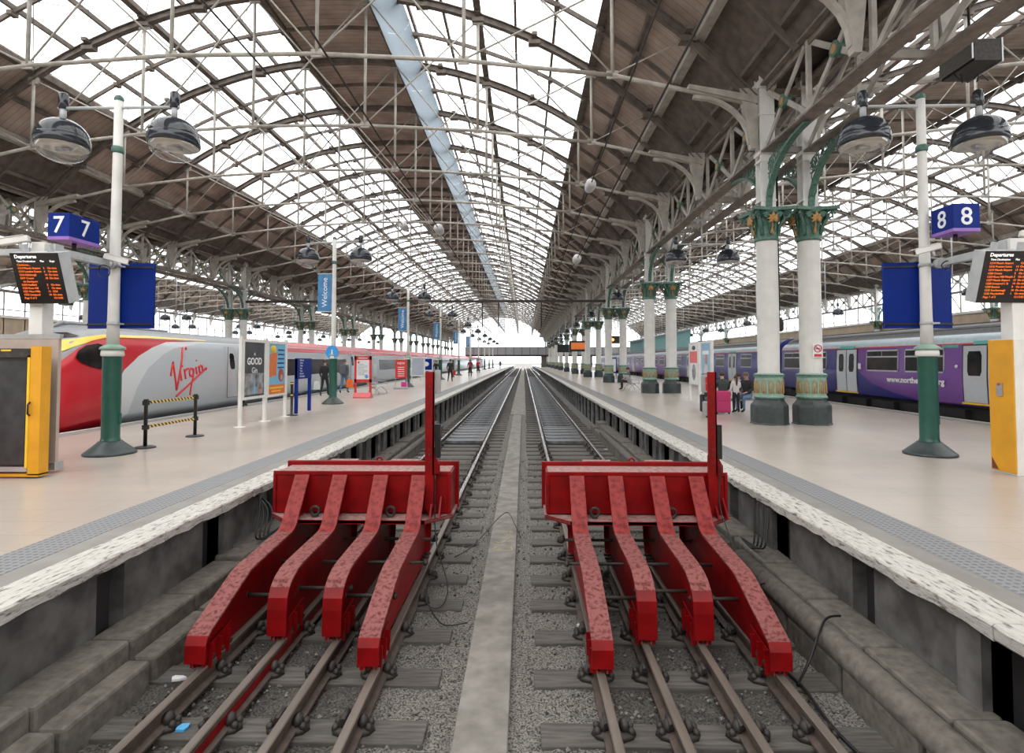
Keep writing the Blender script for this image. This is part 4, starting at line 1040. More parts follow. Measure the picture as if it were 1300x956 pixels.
def art_ad(R, h, z0, z1, s):
    MB().box(-.03, .03, -h, h, z0+.28, z1).build('poster', M['postercyan'], R)
    MB().box(-.03, .031, -h, h, z0, z0+.28).build('footer', M['posterorange'], R)
    MB().prism([(-h+.03, z0+.5), (-.05, z0+.55), (0, z1-.25), (-h+.08, z1-.3)], 'x', .03, .036).build('orange_block', M['posterorange'], R)
    MB().sphere((.03, -h*.45, z1-.16), .2, 12, 6, sc=(.1,1,.55)).build('yellow_spot', M['yellow'], R)
    mb = MB(); mb.sphere((.035, h*.5, z0+.55), .18, 14, 8, sc=(.1,1,1.1)); mb.build('portrait_hair', mat('auburn', (.35,.07,.05)), R)
    MB().sphere((.045, h*.5, z0+.50), .10, 12, 6, sc=(.1,1,1.1)).build('portrait_face', M['skin'], R)
    mb = MB()
    for q in range(5): mb.box(.031, .036, .05, h-.08, z1-.2-q*.13, z1-.16-q*.13)
    mb.build('text_lines', M['blue'], R)
    mb = MB(); mb.box(.031,.037,-h+.1,h-.1,z0+.16,z0+.21); mb.box(.031,.037,-h+.2,h-.3,z0+.07,z0+.11); mb.build('footer_text', M['yellow'], R)
poster_frame('white framed stand with a dark GOOD poster on the left platform', -7.35, 14.25, 15.45, 1, .76, 2.22, art_good)
poster_frame('white framed stand with a cyan and orange poster on the left platform', -7.37, 15.68, 16.85, 1, .74, 2.22, art_ad)
def art_r1(R, h, z0, z1, s):
    MB().box(-.03, .03, -h, h, z0, z1).build('poster', M['paper'], R); MB().box(-.036,-.03,-h,h,z0+.85,z1-.3).build('red_block', mat('poster_rose',(.75,.16,.16)), R)
    mb = MB(); mb.sphere((-.033, 0, z0+.45), .25, 12, 7, sc=(.05,1,1.4)); mb.build('grey_figure', M['postersmoke'], R); MB().sphere((-.033,0,z1-.15), .1, 8, 5, sc=(.05,2.5,1)).build('dark_title', M['black'], R)
def art_r2(R, h, z0, z1, s):
    MB().box(-.03, .03, -h, h, z0, z1).build('poster', mat('poster_pale_blue',(.30,.50,.66)), R); MB().box(-.036,-.03,-h*.6,h*.8,z1-.45,z1-.3).build('title', M['txt'], R)
    MB().sphere((-.034,0,z0+1.0), .16, 12, 7, sc=(.05,1,1.3)).build('face', M['skin'], R); MB().sphere((-.033,0,z0+.45), .28, 12, 7, sc=(.05,1,1.3)).build('shirt', M['cloth_white'], R)
poster_frame('white framed stand with a rose and grey poster, on the right platform', 7.3, 23.2, 24.35, -1, .78, 2.42, art_r1, 2.5)
poster_frame('white framed stand with a pale blue portrait poster, on the right platform', 7.3, 21.6, 22.75, -1, .78, 2.42, art_r2, 2.5)
# black bollard pair beside poster
R = thing('tape_stanchion', 'black stanchion with yellow band standing behind the cyan poster', 'stanchion', (-7.30, 17.25, 0))
MB().lathe([(.2,0),(.2,.02),(.04,.04),(.04,.95),(.055,.96),(.055,1.05)], 14).build('post', M['black'], R); MB().lathe([(.045,.62),(.045,.66)], 14).lathe([(.057,.98),(.057,1.02)], 14).build('band', M['yellow'], R)
# blue direction sign
R = thing('direction_sign', 'blue platform direction sign on two blue posts, left platform', 'sign', (-7.43, 18.45, 0))
for s in (-.55, .55): MB().box(-.045, .045, s-.05, s+.05, 0, 1.80).build('post', M['blue'], R)
MB().box(-.03, .05, -.6, .6, 1.12, 1.80).build('panel', M['blue'], R)
for i, t_ in enumerate(('Platforms', 'Tickets', 'Toilets', 'Taxis', 'Trams', 'Way out', 'Information')): text(t_, .085, M['txt'], R, (.055, -.42 + .0*i, 1.71-.088*i), FX, 'LEFT', .001)
# round blue sign on second lamp post, banners
R = thing('round_sign', 'round bright blue information sign on the second left lamp post', 'sign', (-7.65, 21.86, 1.98+.08))
MB().tube([(0,-.02,0),(0,.0,0)], .26, 28).build('disc', mat('bright_blue', (.03,.30,.70), .4), R); text('i', .34, M['txt'], R, (0,-.03,-.12), FR, bold=.01)
MB().box(-.02,.02,0,.05,-.2,.2).build('bracket', M['grey'], R)
bd = mat('banner_blue', (.06, .26, .48), .5, scale=2.5, col2=(.03,.12,.30), fac=(.3,.7))
for k, y in enumerate([22.0 + 14.25*i for i in range(5)]):
    R = thing('banner', f'blue Welcome banner hung on the {ORD[k+1]} lamp post of the left platform', 'banner', (-7.73, y, 0), 0, 'blue Welcome banners')
    MB().box(-.58, -.02, -.008, .008, 3.72, 5.20).build('cloth', bd, R)
    MB().tube([(-.60,0,5.23),(.0,0,5.23)], .018, 6).build('top_arm', M['white'], R); MB().tube([(-.60,0,3.70),(.0,0,3.70)], .018, 6).build('bottom_arm', M['white'], R)
    text('Welcome', .30, M['txt'], R, (-.20, -.012, 3.86), (0, -PI/2, PI/2), 'LEFT', .001) if False else text('Welcome', .30, M['txt'], R, (-.20, -.012, 3.88), (PI/2, -PI/2, 0), 'LEFT', .001)
# red framed notice stand
R = thing('notice_stand', 'red framed notice stand with a white notice beside the steel bench', 'notice stand', (-7.47, 25.5, 0))
MB().box(-.40,-.30,-.03,.03,.1,1.94).box(.30,.40,-.03,.03,.1,1.94).box(-.4,.4,-.03,.03,1.76,1.94).box(-.4,.4,-.03,.03,.72,.86).build('frame', M['signred'], R)
MB().box(-.30,.30,-.01,.02,.86,1.76).build('notice', M['paper'], R)
bevel(MB().prism([(-.25,0),(.25,0),(.25,.06),(.06,.24),(-.06,.24),(-.25,.06)], 'x', -.40, .40).build('foot', mat('faded_red',(.75,.16,.17)), R), .01)
text('Assistance', .10, M['txt'], R, (0,-.034,1.82), FR, bold=.002)
mb = MB(); [mb.box(-.24,.2 if i % 3 else .05,-.014,-.011,1.55-i*.07,1.565-i*.07) for i in range(8)]; mb.build('text_lines', M['cloth_grey'], R)
MB().tube([(.17,-.02,.98),(.17,-.01,.98)], .08, 16).build('blue_badge', bpy.data.materials['bright_blue'], R); MB().box(-.25,-.16,-.014,-.01,1.6,1.69).build('red_mark', M['signred'], R)
# steel benches
def bench(label, loc, rzr, n=4, back=True):
    R = thing('metal_bench', label, 'bench', loc, rzr); w = .52
    for i in range(n):
        x = (i-(n-1)/2)*w
        s = MB(); s.prism([(-.22,.42),(.20,.44),(.22,.46),(-.20,.445),(-.24,.40)], 'x', x-w/2+.02, x+w/2-.02); s.build('seat', M['steel'], R)
        if not back: continue
        s = MB(); s.prism([(.20,.46),(.22,.46),(.36,.88),(.335,.89)], 'x', x-w/2+.02, x+w/2-.02); s.build('backrest', M['steel'], R)
    MB().box(-n*w/2, n*w/2, .0, .06, .36, .41).build('beam', M['steel'], R)
    for s_ in (-1, 1):
        x = s_*(n*w/2-.3); MB().tube([(x,.03,.38),(x,-.25,.16),(x,-.30,.02)], .02, 6).tube([(x,.03,.38),(x,.28,.16),(x,.33,.02)], .02, 6).build('leg', M['steel'], R)
        MB().tube([(s_*n*w/2,-.2,.44),(s_*n*w/2,-.2,.62),(s_*n*w/2,.24,.64)], .015, 6).build('armrest', M['steel'], R)
    return R
bench('perforated steel bench behind the red framed notice stand', (-7.55, 28.4, 0), PI/2)
bench('steel bench where travellers sit beside the nearest right column', (7.3, 19.0, 0), PI, 4, False)
bench('steel bench beside the second pair of right columns', (6.35, 32.6, 0), PI/2)
# red information stand
R = thing('advert_stand', 'solid red advertising stand with grey base beside the third left lamp post', 'notice stand', (-7.45, 33.4, 0))
MB().box(-.36,.36,-.03,.03,.66,1.78).build('panel', M['signred'], R); text('NEW', .2, M['txt'], R, (0,-.035,1.5), FR)
mb = MB(); [mb.box(-.2,.2,-.036,-.03,1.3-i*.13,1.34-i*.13) for i in range(5)]; mb.build('text_lines', M['txt'], R)
bevel(MB().box(-.42,.42,-.22,.22,0,.12).build('base', M['silver'], R), .02); MB().box(-.36,-.33,-.02,.02,.1,.7).box(.33,.36,-.02,.02,.1,.7).build('legs', M['steel'], R)
tag(bevel(MB().box(-.2,.2,-.12,.12,0,.42).build('rucksack', M['pinkhot'], None, (-7.35, 33.9, .0)), .05, 3), 'bright pink bag standing behind the red advertising stand', 'bag')
R = thing('map_stand', 'blue and white map stand beside the third left lamp post', 'notice stand', (-7.95, 45, 0))
MB().box(-.5,.5,-.04,.04,.9,1.95).build('panel', M['white'], R); MB().box(-.44,.44,-.05,-.04,.98,1.88).build('map', M['blue'], R)
MB().sphere((-.05,-.05,1.45), .25, 10, 6, sc=(1,.05,.8)).build('map_shape', M['paper'], R)
for s in (-.45,.45): MB().box(s-.03,s+.03,-.03,.03,0,.95).build('leg', M['white'], R)
# more distant platform furniture
for k, (x, y, m_, nm, lb) in enumerate(((-7.6, 39.5, 'white', 'timetable_case', 'white timetable case between the third and fourth left lamp posts'), (-7.4, 57.5, 'kerb', 'timber_post', 'brown post standing alone on the left platform beyond the dark-coated walker'),
        (-7.4, 92, 'blue', 'timetable_case', 'blue timetable case far down the left platform'), (8.2, 52, 'blue', 'timetable_case', 'blue case behind the third pair of right columns'), (8.3, 75, 'white', 'timetable_case', 'white case between the fourth and fifth right columns'))):
    R = thing(nm, lb, 'display case' if 'case' in nm else 'post', (x, y, 0))
    if nm == 'timber_post': MB().box(-.12,.12,-.08,.08,0,1.85).box(-.18,.18,-.12,.12,0,.08).build('post', M[m_], R)
    else:
        MB().box(-.5,.5,-.05,.05,.6,2.0).build('case', M[m_], R); MB().box(-.42,.42,-.06,-.05,.7,1.9).build('sheet', M['paper'] if m_ != 'white' else M['cloth_pale_blue'], R)
        for s in (-.45,.45): MB().box(s-.03,s+.03,-.03,.03,0,.62).build('leg', M[m_], R)
for k, (x, y, z, on) in enumerate(((6.2, 62, 2.75, True), (6.2, 84, 3.0, False))):
    R = thing('platform_indicator', ['hanging train indicator glowing orange beyond the fourth right columns', 'dark hanging train indicator beyond the sixth right columns'][k], 'indicator', (x, y, z))
    MB().box(-1.1,1.1,-.12,.12,0,1.2).build('housing', M['black'], R)
    if on: MB().box(-.9,.9,-.13,-.12,.25,1.0).build('screen', mat('amber_screen',(.3,.08,.02),.4,emit=(1,.25,.05,.35)), R)
    MB().box(-.8,-.72,-.04,.04,1.2,5.3).box(.72,.8,-.04,.04,1.2,5.3).build('hanger', M['grey'], R)
R = thing('signal', 'railway signal showing an amber light beyond the second right column pair', 'signal', (12.3, 80.0, 0))
MB().tube([(0,0,-.0),(0,0,5.6)], .09, 8).build('mast', M['grey'], R); MB().box(.2,2.2,-.1,.1,4.2,5.3).box(-.1,.3,-.05,.05,4.6,4.8).build('head', M['black'], R)
MB().sphere((.55,-.12,4.75), .22, 12, 6, sc=(1,.3,1)).build('amber_light', mat('amber_lamp',(.9,.2,.02),.4,emit=(1,.25,.03,3)), R)

# ------------------------------------------------------------------ right platform end: yellow gate cabinet
R = thing('gate_cabinet', 'yellow and white gate cabinet at the right frame edge', 'cabinet', (7.34, 8.42, 0))
v = [(-.12,0,0),(.30,0,0),(.30,.42,0),(-.05,.42,0)]
mb = MB(); mb.prism([(0,0),(.9,0),(.9,.42),(0,.42)], 'z', .0, 2.05); bevel(mb.build('body', M['white'], R), .01)
bevel(MB().box(-.02, 0, .0, .44, .03, 2.04).build('yellow_side', M['orange'], R), .008)
MB().box(.25,.9,-.02,0,.1,2.0).build('beige_panel', M['postbeige'], R)
MB().box(-.045,-.02,.18,.28,1.18,1.38).build('latch', M['steel'], R); MB().sphere((-.05,.23,1.36), .02, 8, 5).build('button', M['signred'], R)
MB().prism([(.30,.05),(.42,.05),(.42,.22)], 'x', -.024, -.02).build('rust_patch', mat('rust',(.16,.05,.02),.9), R)

# ------------------------------------------------------------------ luggage
def suitcase(label, loc, w, d, h, m_, rzr=0, stripe=None):
    R = thing('suitcase', label, 'suitcase', loc, rzr)
    bevel(MB().box(-w/2,w/2,-d/2,d/2,.05,h).build('shell', M[m_], R), .04, 3)
    MB().box(-w/2+.06,w/2-.06,-d/2-.012,-d/2,.12,h*.55).box(-w/2+.06,w/2-.06,-d/2-.012,-d/2,h*.6,h*.9).build('pocket', M[stripe or m_], R)
    for x in (-w/2+.06, w/2-.06):
        MB().tube([(x-.02,-d/2+.04,.035),(x+.02,-d/2+.04,.035)], .035, 8).build('wheel', M['black'], R)
    MB().tube([(-.1,0,h),(-.1,0,h+.04),(.1,0,h+.04),(.1,0,h)], .012, 6).build('handle', M['black'], R)
    return R
suitcase('large pink soft suitcase standing before the seated travellers', (6.42, 18.1, 0), .50, .30, .74, 'pink')
suitcase('black suitcase at the left end of the luggage group, underneath a red trimmed bag', (5.92, 18.2, 0), .26, .35, .62, 'cloth_black', 0, 'cloth_grey')
o = suitcase('grey and red holdall standing in front of the black suitcase', (5.56, 17.0, 0), .16, .3, .48, 'silver', 0, 'signred')
o = suitcase('grey and red upright bag standing on the black suitcase', (5.92, 18.2, .63), .18, .28, .62, 'silver', 0, 'signred')

# ------------------------------------------------------------------ people
def person(label, loc, rzr, J, mats, h=1.0, hair='hair', pony=False, extra=None, sit=False):
    """J overrides joints. mats: top, legs, shoes. body is one skinned surface."""
    P = dict(pel=(0,0,.95), wai=(0,.0,1.10), che=(0,0,1.32), neck=(0,0,1.48), chin=(0,-.01,1.55), head=(0,-.015,1.64), crown=(0,-.005,1.74),
             shL=(-.18,0,1.42), elL=(-.24,.02,1.14), wrL=(-.25,-.04,.90), hnL=(-.25,-.06,.82), shR=(.18,0,1.42), elR=(.24,.02,1.14), wrR=(.25,-.04,.90), hnR=(.25,-.06,.82),
             hiL=(-.09,0,.90), knL=(-.11,-.02,.50), anL=(-.12,.02,.09), toL=(-.13,-.15,.04), hiR=(.09,0,.90), knR=(.11,-.02,.50), anR=(.12,.02,.09), toR=(.13,-.15,.04))
    P.update(J or {})
    rad = dict(pel=(.155,.12), wai=(.14,.105), che=(.165,.12), neck=(.06,.06), chin=(.065,.075), head=(.082,.098), crown=(.06,.07), shL=(.07,.07), shR=(.07,.07), elL=(.045,.045), elR=(.045,.045), wrL=(.03,.03), wrR=(.03,.03),
               hnL=(.036,.02), hnR=(.036,.02), hiL=(.095,.10), hiR=(.095,.10), knL=(.062,.062), knR=(.062,.062), anL=(.042,.045), anR=(.042,.045), toL=(.04,.03), toR=(.04,.03))
    E_ = [('pel','wai',0),('wai','che',0),('che','neck',0),('neck','chin',3),('chin','head',3),('head','crown',3),('che','shL',0),('shL','elL',0),('elL','wrL',0),('wrL','hnL',3),('che','shR',0),('shR','elR',0),('elR','wrR',0),('wrR','hnR',3),
          ('pel','hiL',1),('hiL','knL',1),('knL','anL',1),('anL','toL',2),('pel','hiR',1),('hiR','knR',1),('knR','anR',1),('anR','toR',2)]
    names = list(P.keys()); verts = [Vector(P[k])*h for k in names]; rr = [tuple(a*h for a in rad[k]) for k in names]
    edges = [(names.index(a), names.index(b)) for a, b, _ in E_]; segs = [(verts[a], verts[b], E_[i][2]) for i, (a, b) in enumerate(edges)]
    for s in ('L', 'R'):                       # five short fingers per hand
        w = Vector(P['wr'+s])*h; hd = Vector(P['hn'+s])*h; d = (hd-w).normalized(); side = Vector((1,0,0)) if abs(d.x) < .8 else Vector((0,0,1)); side = (side - d*side.dot(d)).normalized(); sgn = -1 if s == 'L' else 1
        for q in range(5):
            if q < 4: a = hd + side*(q-1.5)*.019*h; L = (.065,.078,.072,.055)[q]; m1 = a + d*L*.55*h; m2 = m1 + (d + Vector((0,-.35,0)))*L*.45*h
            else: a = w + d*.03*h - side*sgn*.028*h; m1 = a + (d - side*sgn*.9)*.03*h; m2 = m1 + d*.03*h
            i0 = len(verts); verts += [m1, m2]; rr += [(.009*h,)*2, (.008*h,)*2]; edges += [(names.index('hn'+s) if q < 4 else names.index('wr'+s), i0), (i0, i0+1)]; segs += [(a, m2, 3)]
    me = bpy.data.meshes.new('body'); me.from_pydata([tuple(v) for v in verts], edges, []); o = bpy.data.objects.new('body', me); COL.objects.link(o)
    sk = o.modifiers.new('skin', 'SKIN'); sk.use_smooth_shade = True
    for i, sv in enumerate(me.skin_vertices[0].data): sv.radius = rr[i]; sv.use_root = (i == names.index('pel'))
    ss = o.modifiers.new('sub', 'SUBSURF'); ss.levels = 1; ss.render_levels = 1
    dg = bpy.context.evaluated_depsgraph_get(); m2 = bpy.data.meshes.new_from_object(o.evaluated_get(dg)); bpy.data.objects.remove(o)
    m2.materials.clear()
    for q in (mats[0], mats[1], mats[2], 'skin'): m2.materials.append(M[q])
    for p in m2.polygons:
        c = p.center; best = 0; bd_ = 9
        for a, b, mi in segs:
            ab = b-a; t = max(0, min(1, (c-a).dot(ab)/max(ab.length_squared, 1e-9))); dd = (c-(a+ab*t)).length
            if dd < bd_: bd_ = dd; best = mi
        p.material_index = best; p.use_smooth = True
    R = thing('person', label, 'person', loc, rzr)
    ob = bpy.data.objects.new('body', m2); COL.objects.link(ob); ob.parent = R
    hd = Vector(P['head'])*h
    hm = MB().sphere((hd.x, hd.y+.015*h, hd.z+.025*h), .108*h, 14, 9, sc=(.86,.98,1.0), z0=-.35, z1=1)
    if pony: hm.tube([(hd.x, hd.y+.09*h, hd.z+.03*h), (hd.x, hd.y+.15*h, hd.z-.02*h), (hd.x, hd.y+.13*h, hd.z-.22*h), (hd.x, hd.y+.12*h, hd.z-.36*h)], [.03*h,.05*h,.045*h,.015*h], 8)
    hm.build('hair', M[hair], R)
    fm = MB(); fm.sphere((hd.x, hd.y-.105*h, hd.z-.015*h), .014*h, 6, 5, sc=(1,1.2,1.6)); fm.sphere((hd.x-.088*h, hd.y, hd.z-.01*h), .02*h, 6, 5, sc=(.5,1,1.5)); fm.sphere((hd.x+.088*h, hd.y, hd.z-.01*h), .02*h, 6, 5, sc=(.5,1,1.5)); fm.build('nose_and_ears', M['skin'], R)
    return R
def walk(a=.16):
    return dict(knL=(-.11,-.12,.52), anL=(-.12,-.22+.1,.12), toL=(-.13,-.38+.1,.05), knR=(.10,.06,.50), anR=(.11,.26,.14), toR=(.12,.14,.04), elL=(-.25,.08,1.15), wrL=(-.25,.10,.92), hnL=(-.25,.08,.84), elR=(.25,-.02,1.14), wrR=(.24,-.14,.93), hnR=(.24,-.17,.86))
sitJ = dict(pel=(0,0,.52), wai=(0,0,.68), che=(0,-.02,.92), neck=(0,-.03,1.08), chin=(0,-.06,1.14), head=(0,-.08,1.22), crown=(0,-.07,1.32), shL=(-.18,-.02,1.02), elL=(-.23,-.08,.77), wrL=(-.14,-.28,.66), hnL=(-.08,-.34,.64),
            shR=(.18,-.02,1.02), elR=(.23,-.08,.77), wrR=(.14,-.28,.66), hnR=(.08,-.34,.64), hiL=(-.09,-.02,.50), knL=(-.11,-.42,.50), anL=(-.12,-.42,.09), toL=(-.12,-.58,.04), hiR=(.09,-.02,.50), knR=(.11,-.42,.50), anR=(.12,-.42,.09), toR=(.12,-.58,.04))
person('person in blue jeans with a grey backpack, walking beside the red framed notice stand', (-9.45, 28.9, 0), PI-.15, walk(), ('cloth_grey', 'jeans', 'cloth_black'), 1.03, 'hairgrey')
tag(bevel(MB().box(-.17,.17,-.10,.10,-.26,.24).build('backpack', M['cloth_grey'], None, (-9.47, 28.68, 1.28)), .06, 3), 'grey backpack worn by the person walking beside the red framed notice stand', 'backpack')
tag(MB().prism([(-.2,0),(.2,0),(.13,.42),(-.13,.42)], 'y', -.05, .05).tube([(-.08,0,.42),(-.05,0,.55),(.05,0,.55),(.08,0,.42)], .008, 5).build('carrier_bag', M['hiviz'], None, (-9.1, 28.7, .33)), 'orange carrier bag held by the person with the backpack', 'bag')
person('person in black clothes half hidden behind the second left lamp post', (-9.62, 26.5, 0), PI, walk(), ('cloth_black', 'cloth_black', 'cloth_black'), 1.0)
tag(MB().prism([(-.17,0),(.17,0),(.12,.40),(-.12,.40)], 'y', -.05, .05).tube([(-.08,0,.40),(-.05,0,.53),(.05,0,.53),(.08,0,.40)], .008, 5).build('carrier_bag', M['bag_white'], None, (-9.95, 26.4, .34)), 'white carrier bag held beside the second left lamp post', 'bag')
person('person in a long dark coat walking along the middle of the left platform', (-5.95, 44.5, 0), PI-.1, walk(), ('cloth_black', 'cloth_black', 'cloth_black'), 1.05)
tag(bevel(MB().box(-.1,.1,-.14,.14,0,.4).build('handbag', M['cloth_red'], None, (-5.6, 44.4, .55)), .04, 2), 'red bag carried by the person in the long dark coat', 'bag')
person('person in black with a red scarf walking on the left platform', (-5.75, 59, 0), 0, walk(), ('cloth_black', 'cloth_black', 'cloth_black'), 1.05)
tag(MB().prism([(-.07,0),(.07,0),(.11,.4),(-.11,.4)], 'y', -.02, .02).build('scarf', M['cloth_red'], None, (-5.75, 58.84, 1.05)), 'red scarf of the person in black on the left platform', 'scarf')
person('person in a red top far along the left platform', (-6.3, 76, 0), PI, walk(), ('cloth_red', 'cloth_black', 'cloth_black'), 1.05)
person('person in an orange high visibility vest standing at the red train door', (-10.6, 20.6, 0), PI/2, None, ('hiviz', 'cloth_black', 'cloth_black'), 1.0)
person('person in a pale top standing near the blue and white map stand', (-8.6, 49, 0), PI/2, None, ('cloth_pale_blue', 'jeans', 'cloth_white'), 1.0)
person('person in a black jacket standing near the blue and white map stand', (-8.0, 50.2, 0), 0, None, ('cloth_black', 'jeans', 'cloth_black'), 1.0, 'hairgrey')
person('person in a dark green jacket sitting with back turned behind the pink suitcase', (6.80, 19.05, 0), PI, sitJ, ('cloth_green', 'cloth_black', 'cloth_black'), 1.0)
person('person in a pale hooded top sitting on the bench between other travellers', (7.36, 19.12, 0), PI-.3, sitJ, ('cloth_pale_blue', 'cloth_black', 'cloth_black'), .98)
person('girl with a long ponytail and pale pink top standing by the pink suitcase', (6.98, 18.35, 0), PI, dict(elL=(-.24,-.08,1.2), wrL=(-.12,-.24,1.18), hnL=(-.08,-.3,1.2)), ('cloth_white', 'cloth_black', 'cloth_black'), .70, 'hair', True)
person('person in black jacket and blue jeans sitting sideways next to the nearest right column', (7.55, 18.85, 0), -.9, sitJ, ('cloth_black', 'jeans', 'cloth_black'), 1.0, 'hairgrey')
person('person with a red jacket sitting on the far bench beside the second right columns', (6.25, 33.0, 0), PI/2+PI, sitJ, ('cloth_grey', 'cloth_black', 'cloth_black'), 1.0)
person('person in dark clothes standing far along the left platform near the footbridge', (-4.7, 110, 0), 0, None, ('cloth_black', 'cloth_black', 'cloth_black'), 1.05)

# ------------------------------------------------------------------ red express train on the left
VS = -11.12; VC = VS - 1.37
def vprof():
    h = [(.75, -.30), (.42, -.12), (.16, .06), (.0, .26), (.0, 1.0), (.05, 1.75), (.13, 2.15), (.22, 2.38), (.42, 2.55), (.80, 2.66), (1.37, 2.72)]
    return [(VS - x, z) for x, z in h]
def loft(mb, secs, mfun, cap0=True, cap1=True):
    n = len(secs[0][1]); v = []; 
    for y, pr in secs: v += [(x, y, z) for x, z in pr]
    b = len(mb.v); mb.v += v
    for i in range(len(secs)-1):
        for k in range(n):
            k2 = (k+1) % n; mb.f.append([b+i*n+k, b+i*n+k2, b+(i+1)*n+k2, b+(i+1)*n+k]); zc = (secs[i][1][k][1]+secs[i][1][k2][1])/2
            mb.m.append(mfun(secs[i][0], k, zc)); mb.s.append(True)
    if cap0: mb.f.append([b+k for k in range(n)]); mb.m.append(0); mb.s.append(False)
    if cap1: mb.f.append([b+(len(secs)-1)*n+k for k in range(n)]); mb.m.append(0); mb.s.append(False)
def full(h): return h + [(2*VC - x, z) for x, z in reversed(h[:-1])]
base = vprof()
T = thing('express_train', 'red and silver streamlined express train standing at the left platform', 'train', (0, 0, 0))
secs = []
for y in [12.0,12.15,12.4,12.8,13.3,13.8,14.3,14.8,15.5,16.5,18,20,22.8]:
    t = min(1, max(0, (y-12.0)/2.9)); sw = .30 + .70*math.sin(t*PI/2)**.8 if t < 1 else 1; hz = .36 + .64*math.sin(t*PI/2)**1.15 if t < 1 else 1
    pr = []
    for x, z in full(base):
        zz = -.30 + (z+.30)*hz; xx = VC + (x-VC)*(sw if t < 1 else 1) 
        if t < 1: xx = VC + (x-VC)*(.35+.65*math.sin(min(1,(y-12)/1.6)*PI/2)) if y < 13.6 else x
        pr.append((xx, zz))
    secs.append((y, pr))
NB = len(base)
def mf(y, k, z):
    if k >= 6 and k <= 2*NB-2-6-1: return 1
    return 0
mb = MB(); loft(mb, secs, lambda y, k, z: 1 if 7 <= k <= 2*NB-2-8 else 0, True, False)
cab = mb.build('power_car_nose', [M['virgin_side'], M['tgrey']], T)
mb = MB(); secs = [(y, full(base)) for y in (22.8, 30, 39.6)]
loft(mb, secs, lambda y, k, z: 1 if 7 <= k <= 2*NB-2-8 else 0, False, True); mb.build('coach_body', [M['virgin_side'], M['tpink']], T)
# windscreen, yellow band, side window, stripe
def side_pt(y, z, off=.012):
    """x of the body side at height z for y>=14"""
    for (x0, z0), (x1, z1) in zip(base[:-1], base[1:]):
        if z0 <= z <= z1 and z1 > z0: return x0 + (x1-x0)*(z-z0)/(z1-z0) + off
    return base[-1][0]
def patch(poly, name, m_, par, off=.012):
    # polygon in (y,z) lying on the side surface, triangulated fan from centroid with ring subdivisions
    c = (sum(p[0] for p in poly)/len(poly), sum(p[1] for p in poly)/len(poly)); mb = MB(); n = len(poly); v = []; R_ = 4
    for r in range(R_+1):
        for p in poly:
            y = c[0]+(p[0]-c[0])*r/R_; z = c[1]+(p[1]-c[1])*r/R_; v.append((body_x(y, z)+off, y, z))
    f = []
    for r in range(R_):
        for k in range(n): f.append((r*n+k, r*n+(k+1) % n, (r+1)*n+(k+1) % n, (r+1)*n+k))
    mb.add(v, f, 0, True); return mb.build(name, M[m_], par, fix=False)
def body_x(y, z):
    t = min(1, max(0, (y-12.0)/2.9)); hz = .36 + .64*math.sin(t*PI/2)**1.15 if t < 1 else 1
    zz = -.30 + (z+.30)/hz; sc_ = (.35+.65*math.sin(min(1,(y-12)/1.6)*PI/2)) if y < 13.6 else 1
    if zz >= 2.66: x = VC
    else: x = side_pt(20, max(.1, zz), 0)
    return VC + (x-VC)*sc_
def bandpatch(lo, hi, name, m_, par, off=.01, n=30):
    v = []; f = []
    def itp(P, y):
        for (a, b), (c, d) in zip(P[:-1], P[1:]):
            if a <= y <= c: return b + (d-b)*(y-a)/(c-a)
        return P[-1][1]
    y0, y1 = lo[0][0], lo[-1][0]
    for i in range(n+1):
        y = y0+(y1-y0)*i/n; a = itp(lo, y); b = itp(hi, y)
        for q in range(4): z = a+(b-a)*q/3; v.append((body_x(y, z)+off, y, z+.004))
    for i in range(n):
        for q in range(3): f.append((i*4+q, i*4+q+1, i*4+5+q, i*4+4+q))
    return MB().add(v, f, 0, True).build(name, M[m_], par, fix=False)
bandpatch([(12.6,1.50),(12.84,1.60),(13.28,1.86),(13.76,2.08),(14.28,2.26),(14.7,2.34),(16.5,2.40),(19.5,2.42)], [(12.6,1.68),(12.84,1.80),(13.28,2.05),(13.76,2.24),(14.28,2.37),(14.7,2.43),(16.5,2.47),(19.5,2.45)], 'yellow_band', 'tyel', cab)
bandpatch([(12.45,1.66),(12.84,1.86),(13.28,2.10),(13.76,2.28),(14.1,2.37)], [(12.45,1.72),(12.84,2.02),(13.28,2.26),(13.76,2.42),(14.1,2.46)], 'windscreen', 'glassd', cab, .015)
patch([(13.62,1.80),(13.75,1.98),(14.0,2.12),(14.35,2.18),(14.62,2.10),(14.7,1.86),(14.6,1.60),(14.3,1.50),(13.95,1.58),(13.72,1.68)], 'cab_window', 'glassd', cab, .03)
bandpatch([(22.8,2.14),(39.6,2.14)], [(22.8,2.34),(39.6,2.34)], 'red_stripe', 'tred', T, .008)
def vdoor(y0, y1):
    o = patch([(y0,.34),(y1,.34),(y1,2.26),(y0,2.26)], 'door', 'tsil', T, .016)
    MB().box(-.004,.004,0,y1-y0,0,.012).box(-.004,.004,0,.02,0,1.9).box(-.004,.004,y1-y0-.02,y1-y0,0,1.9).build('door_seam', M['black'], o, (VS+.02, y0, .34))
    patch([(y0+.25,1.5),(y0+.32,1.40),(y1-.25,1.40),(y1-.2,1.5),(y1-.2,1.9),(y1-.28,2.0),(y0+.32,2.0),(y0+.25,1.9)], 'door_window', 'glassd', o, .024)
vdoor(20.45, 21.25); vdoor(35.2, 36.1)
patch([(22.9,1.02),(34.0,1.02),(34.15,1.12),(34.15,1.70),(34.0,1.80),(22.9,1.80),(22.75,1.70),(22.75,1.12)], 'window_band', 'glassd', T, .014)
MB().box(VS-2.1, VS-.62, 13.9, 39.6, -.88, -.22).build('underframe', M['void'], T)
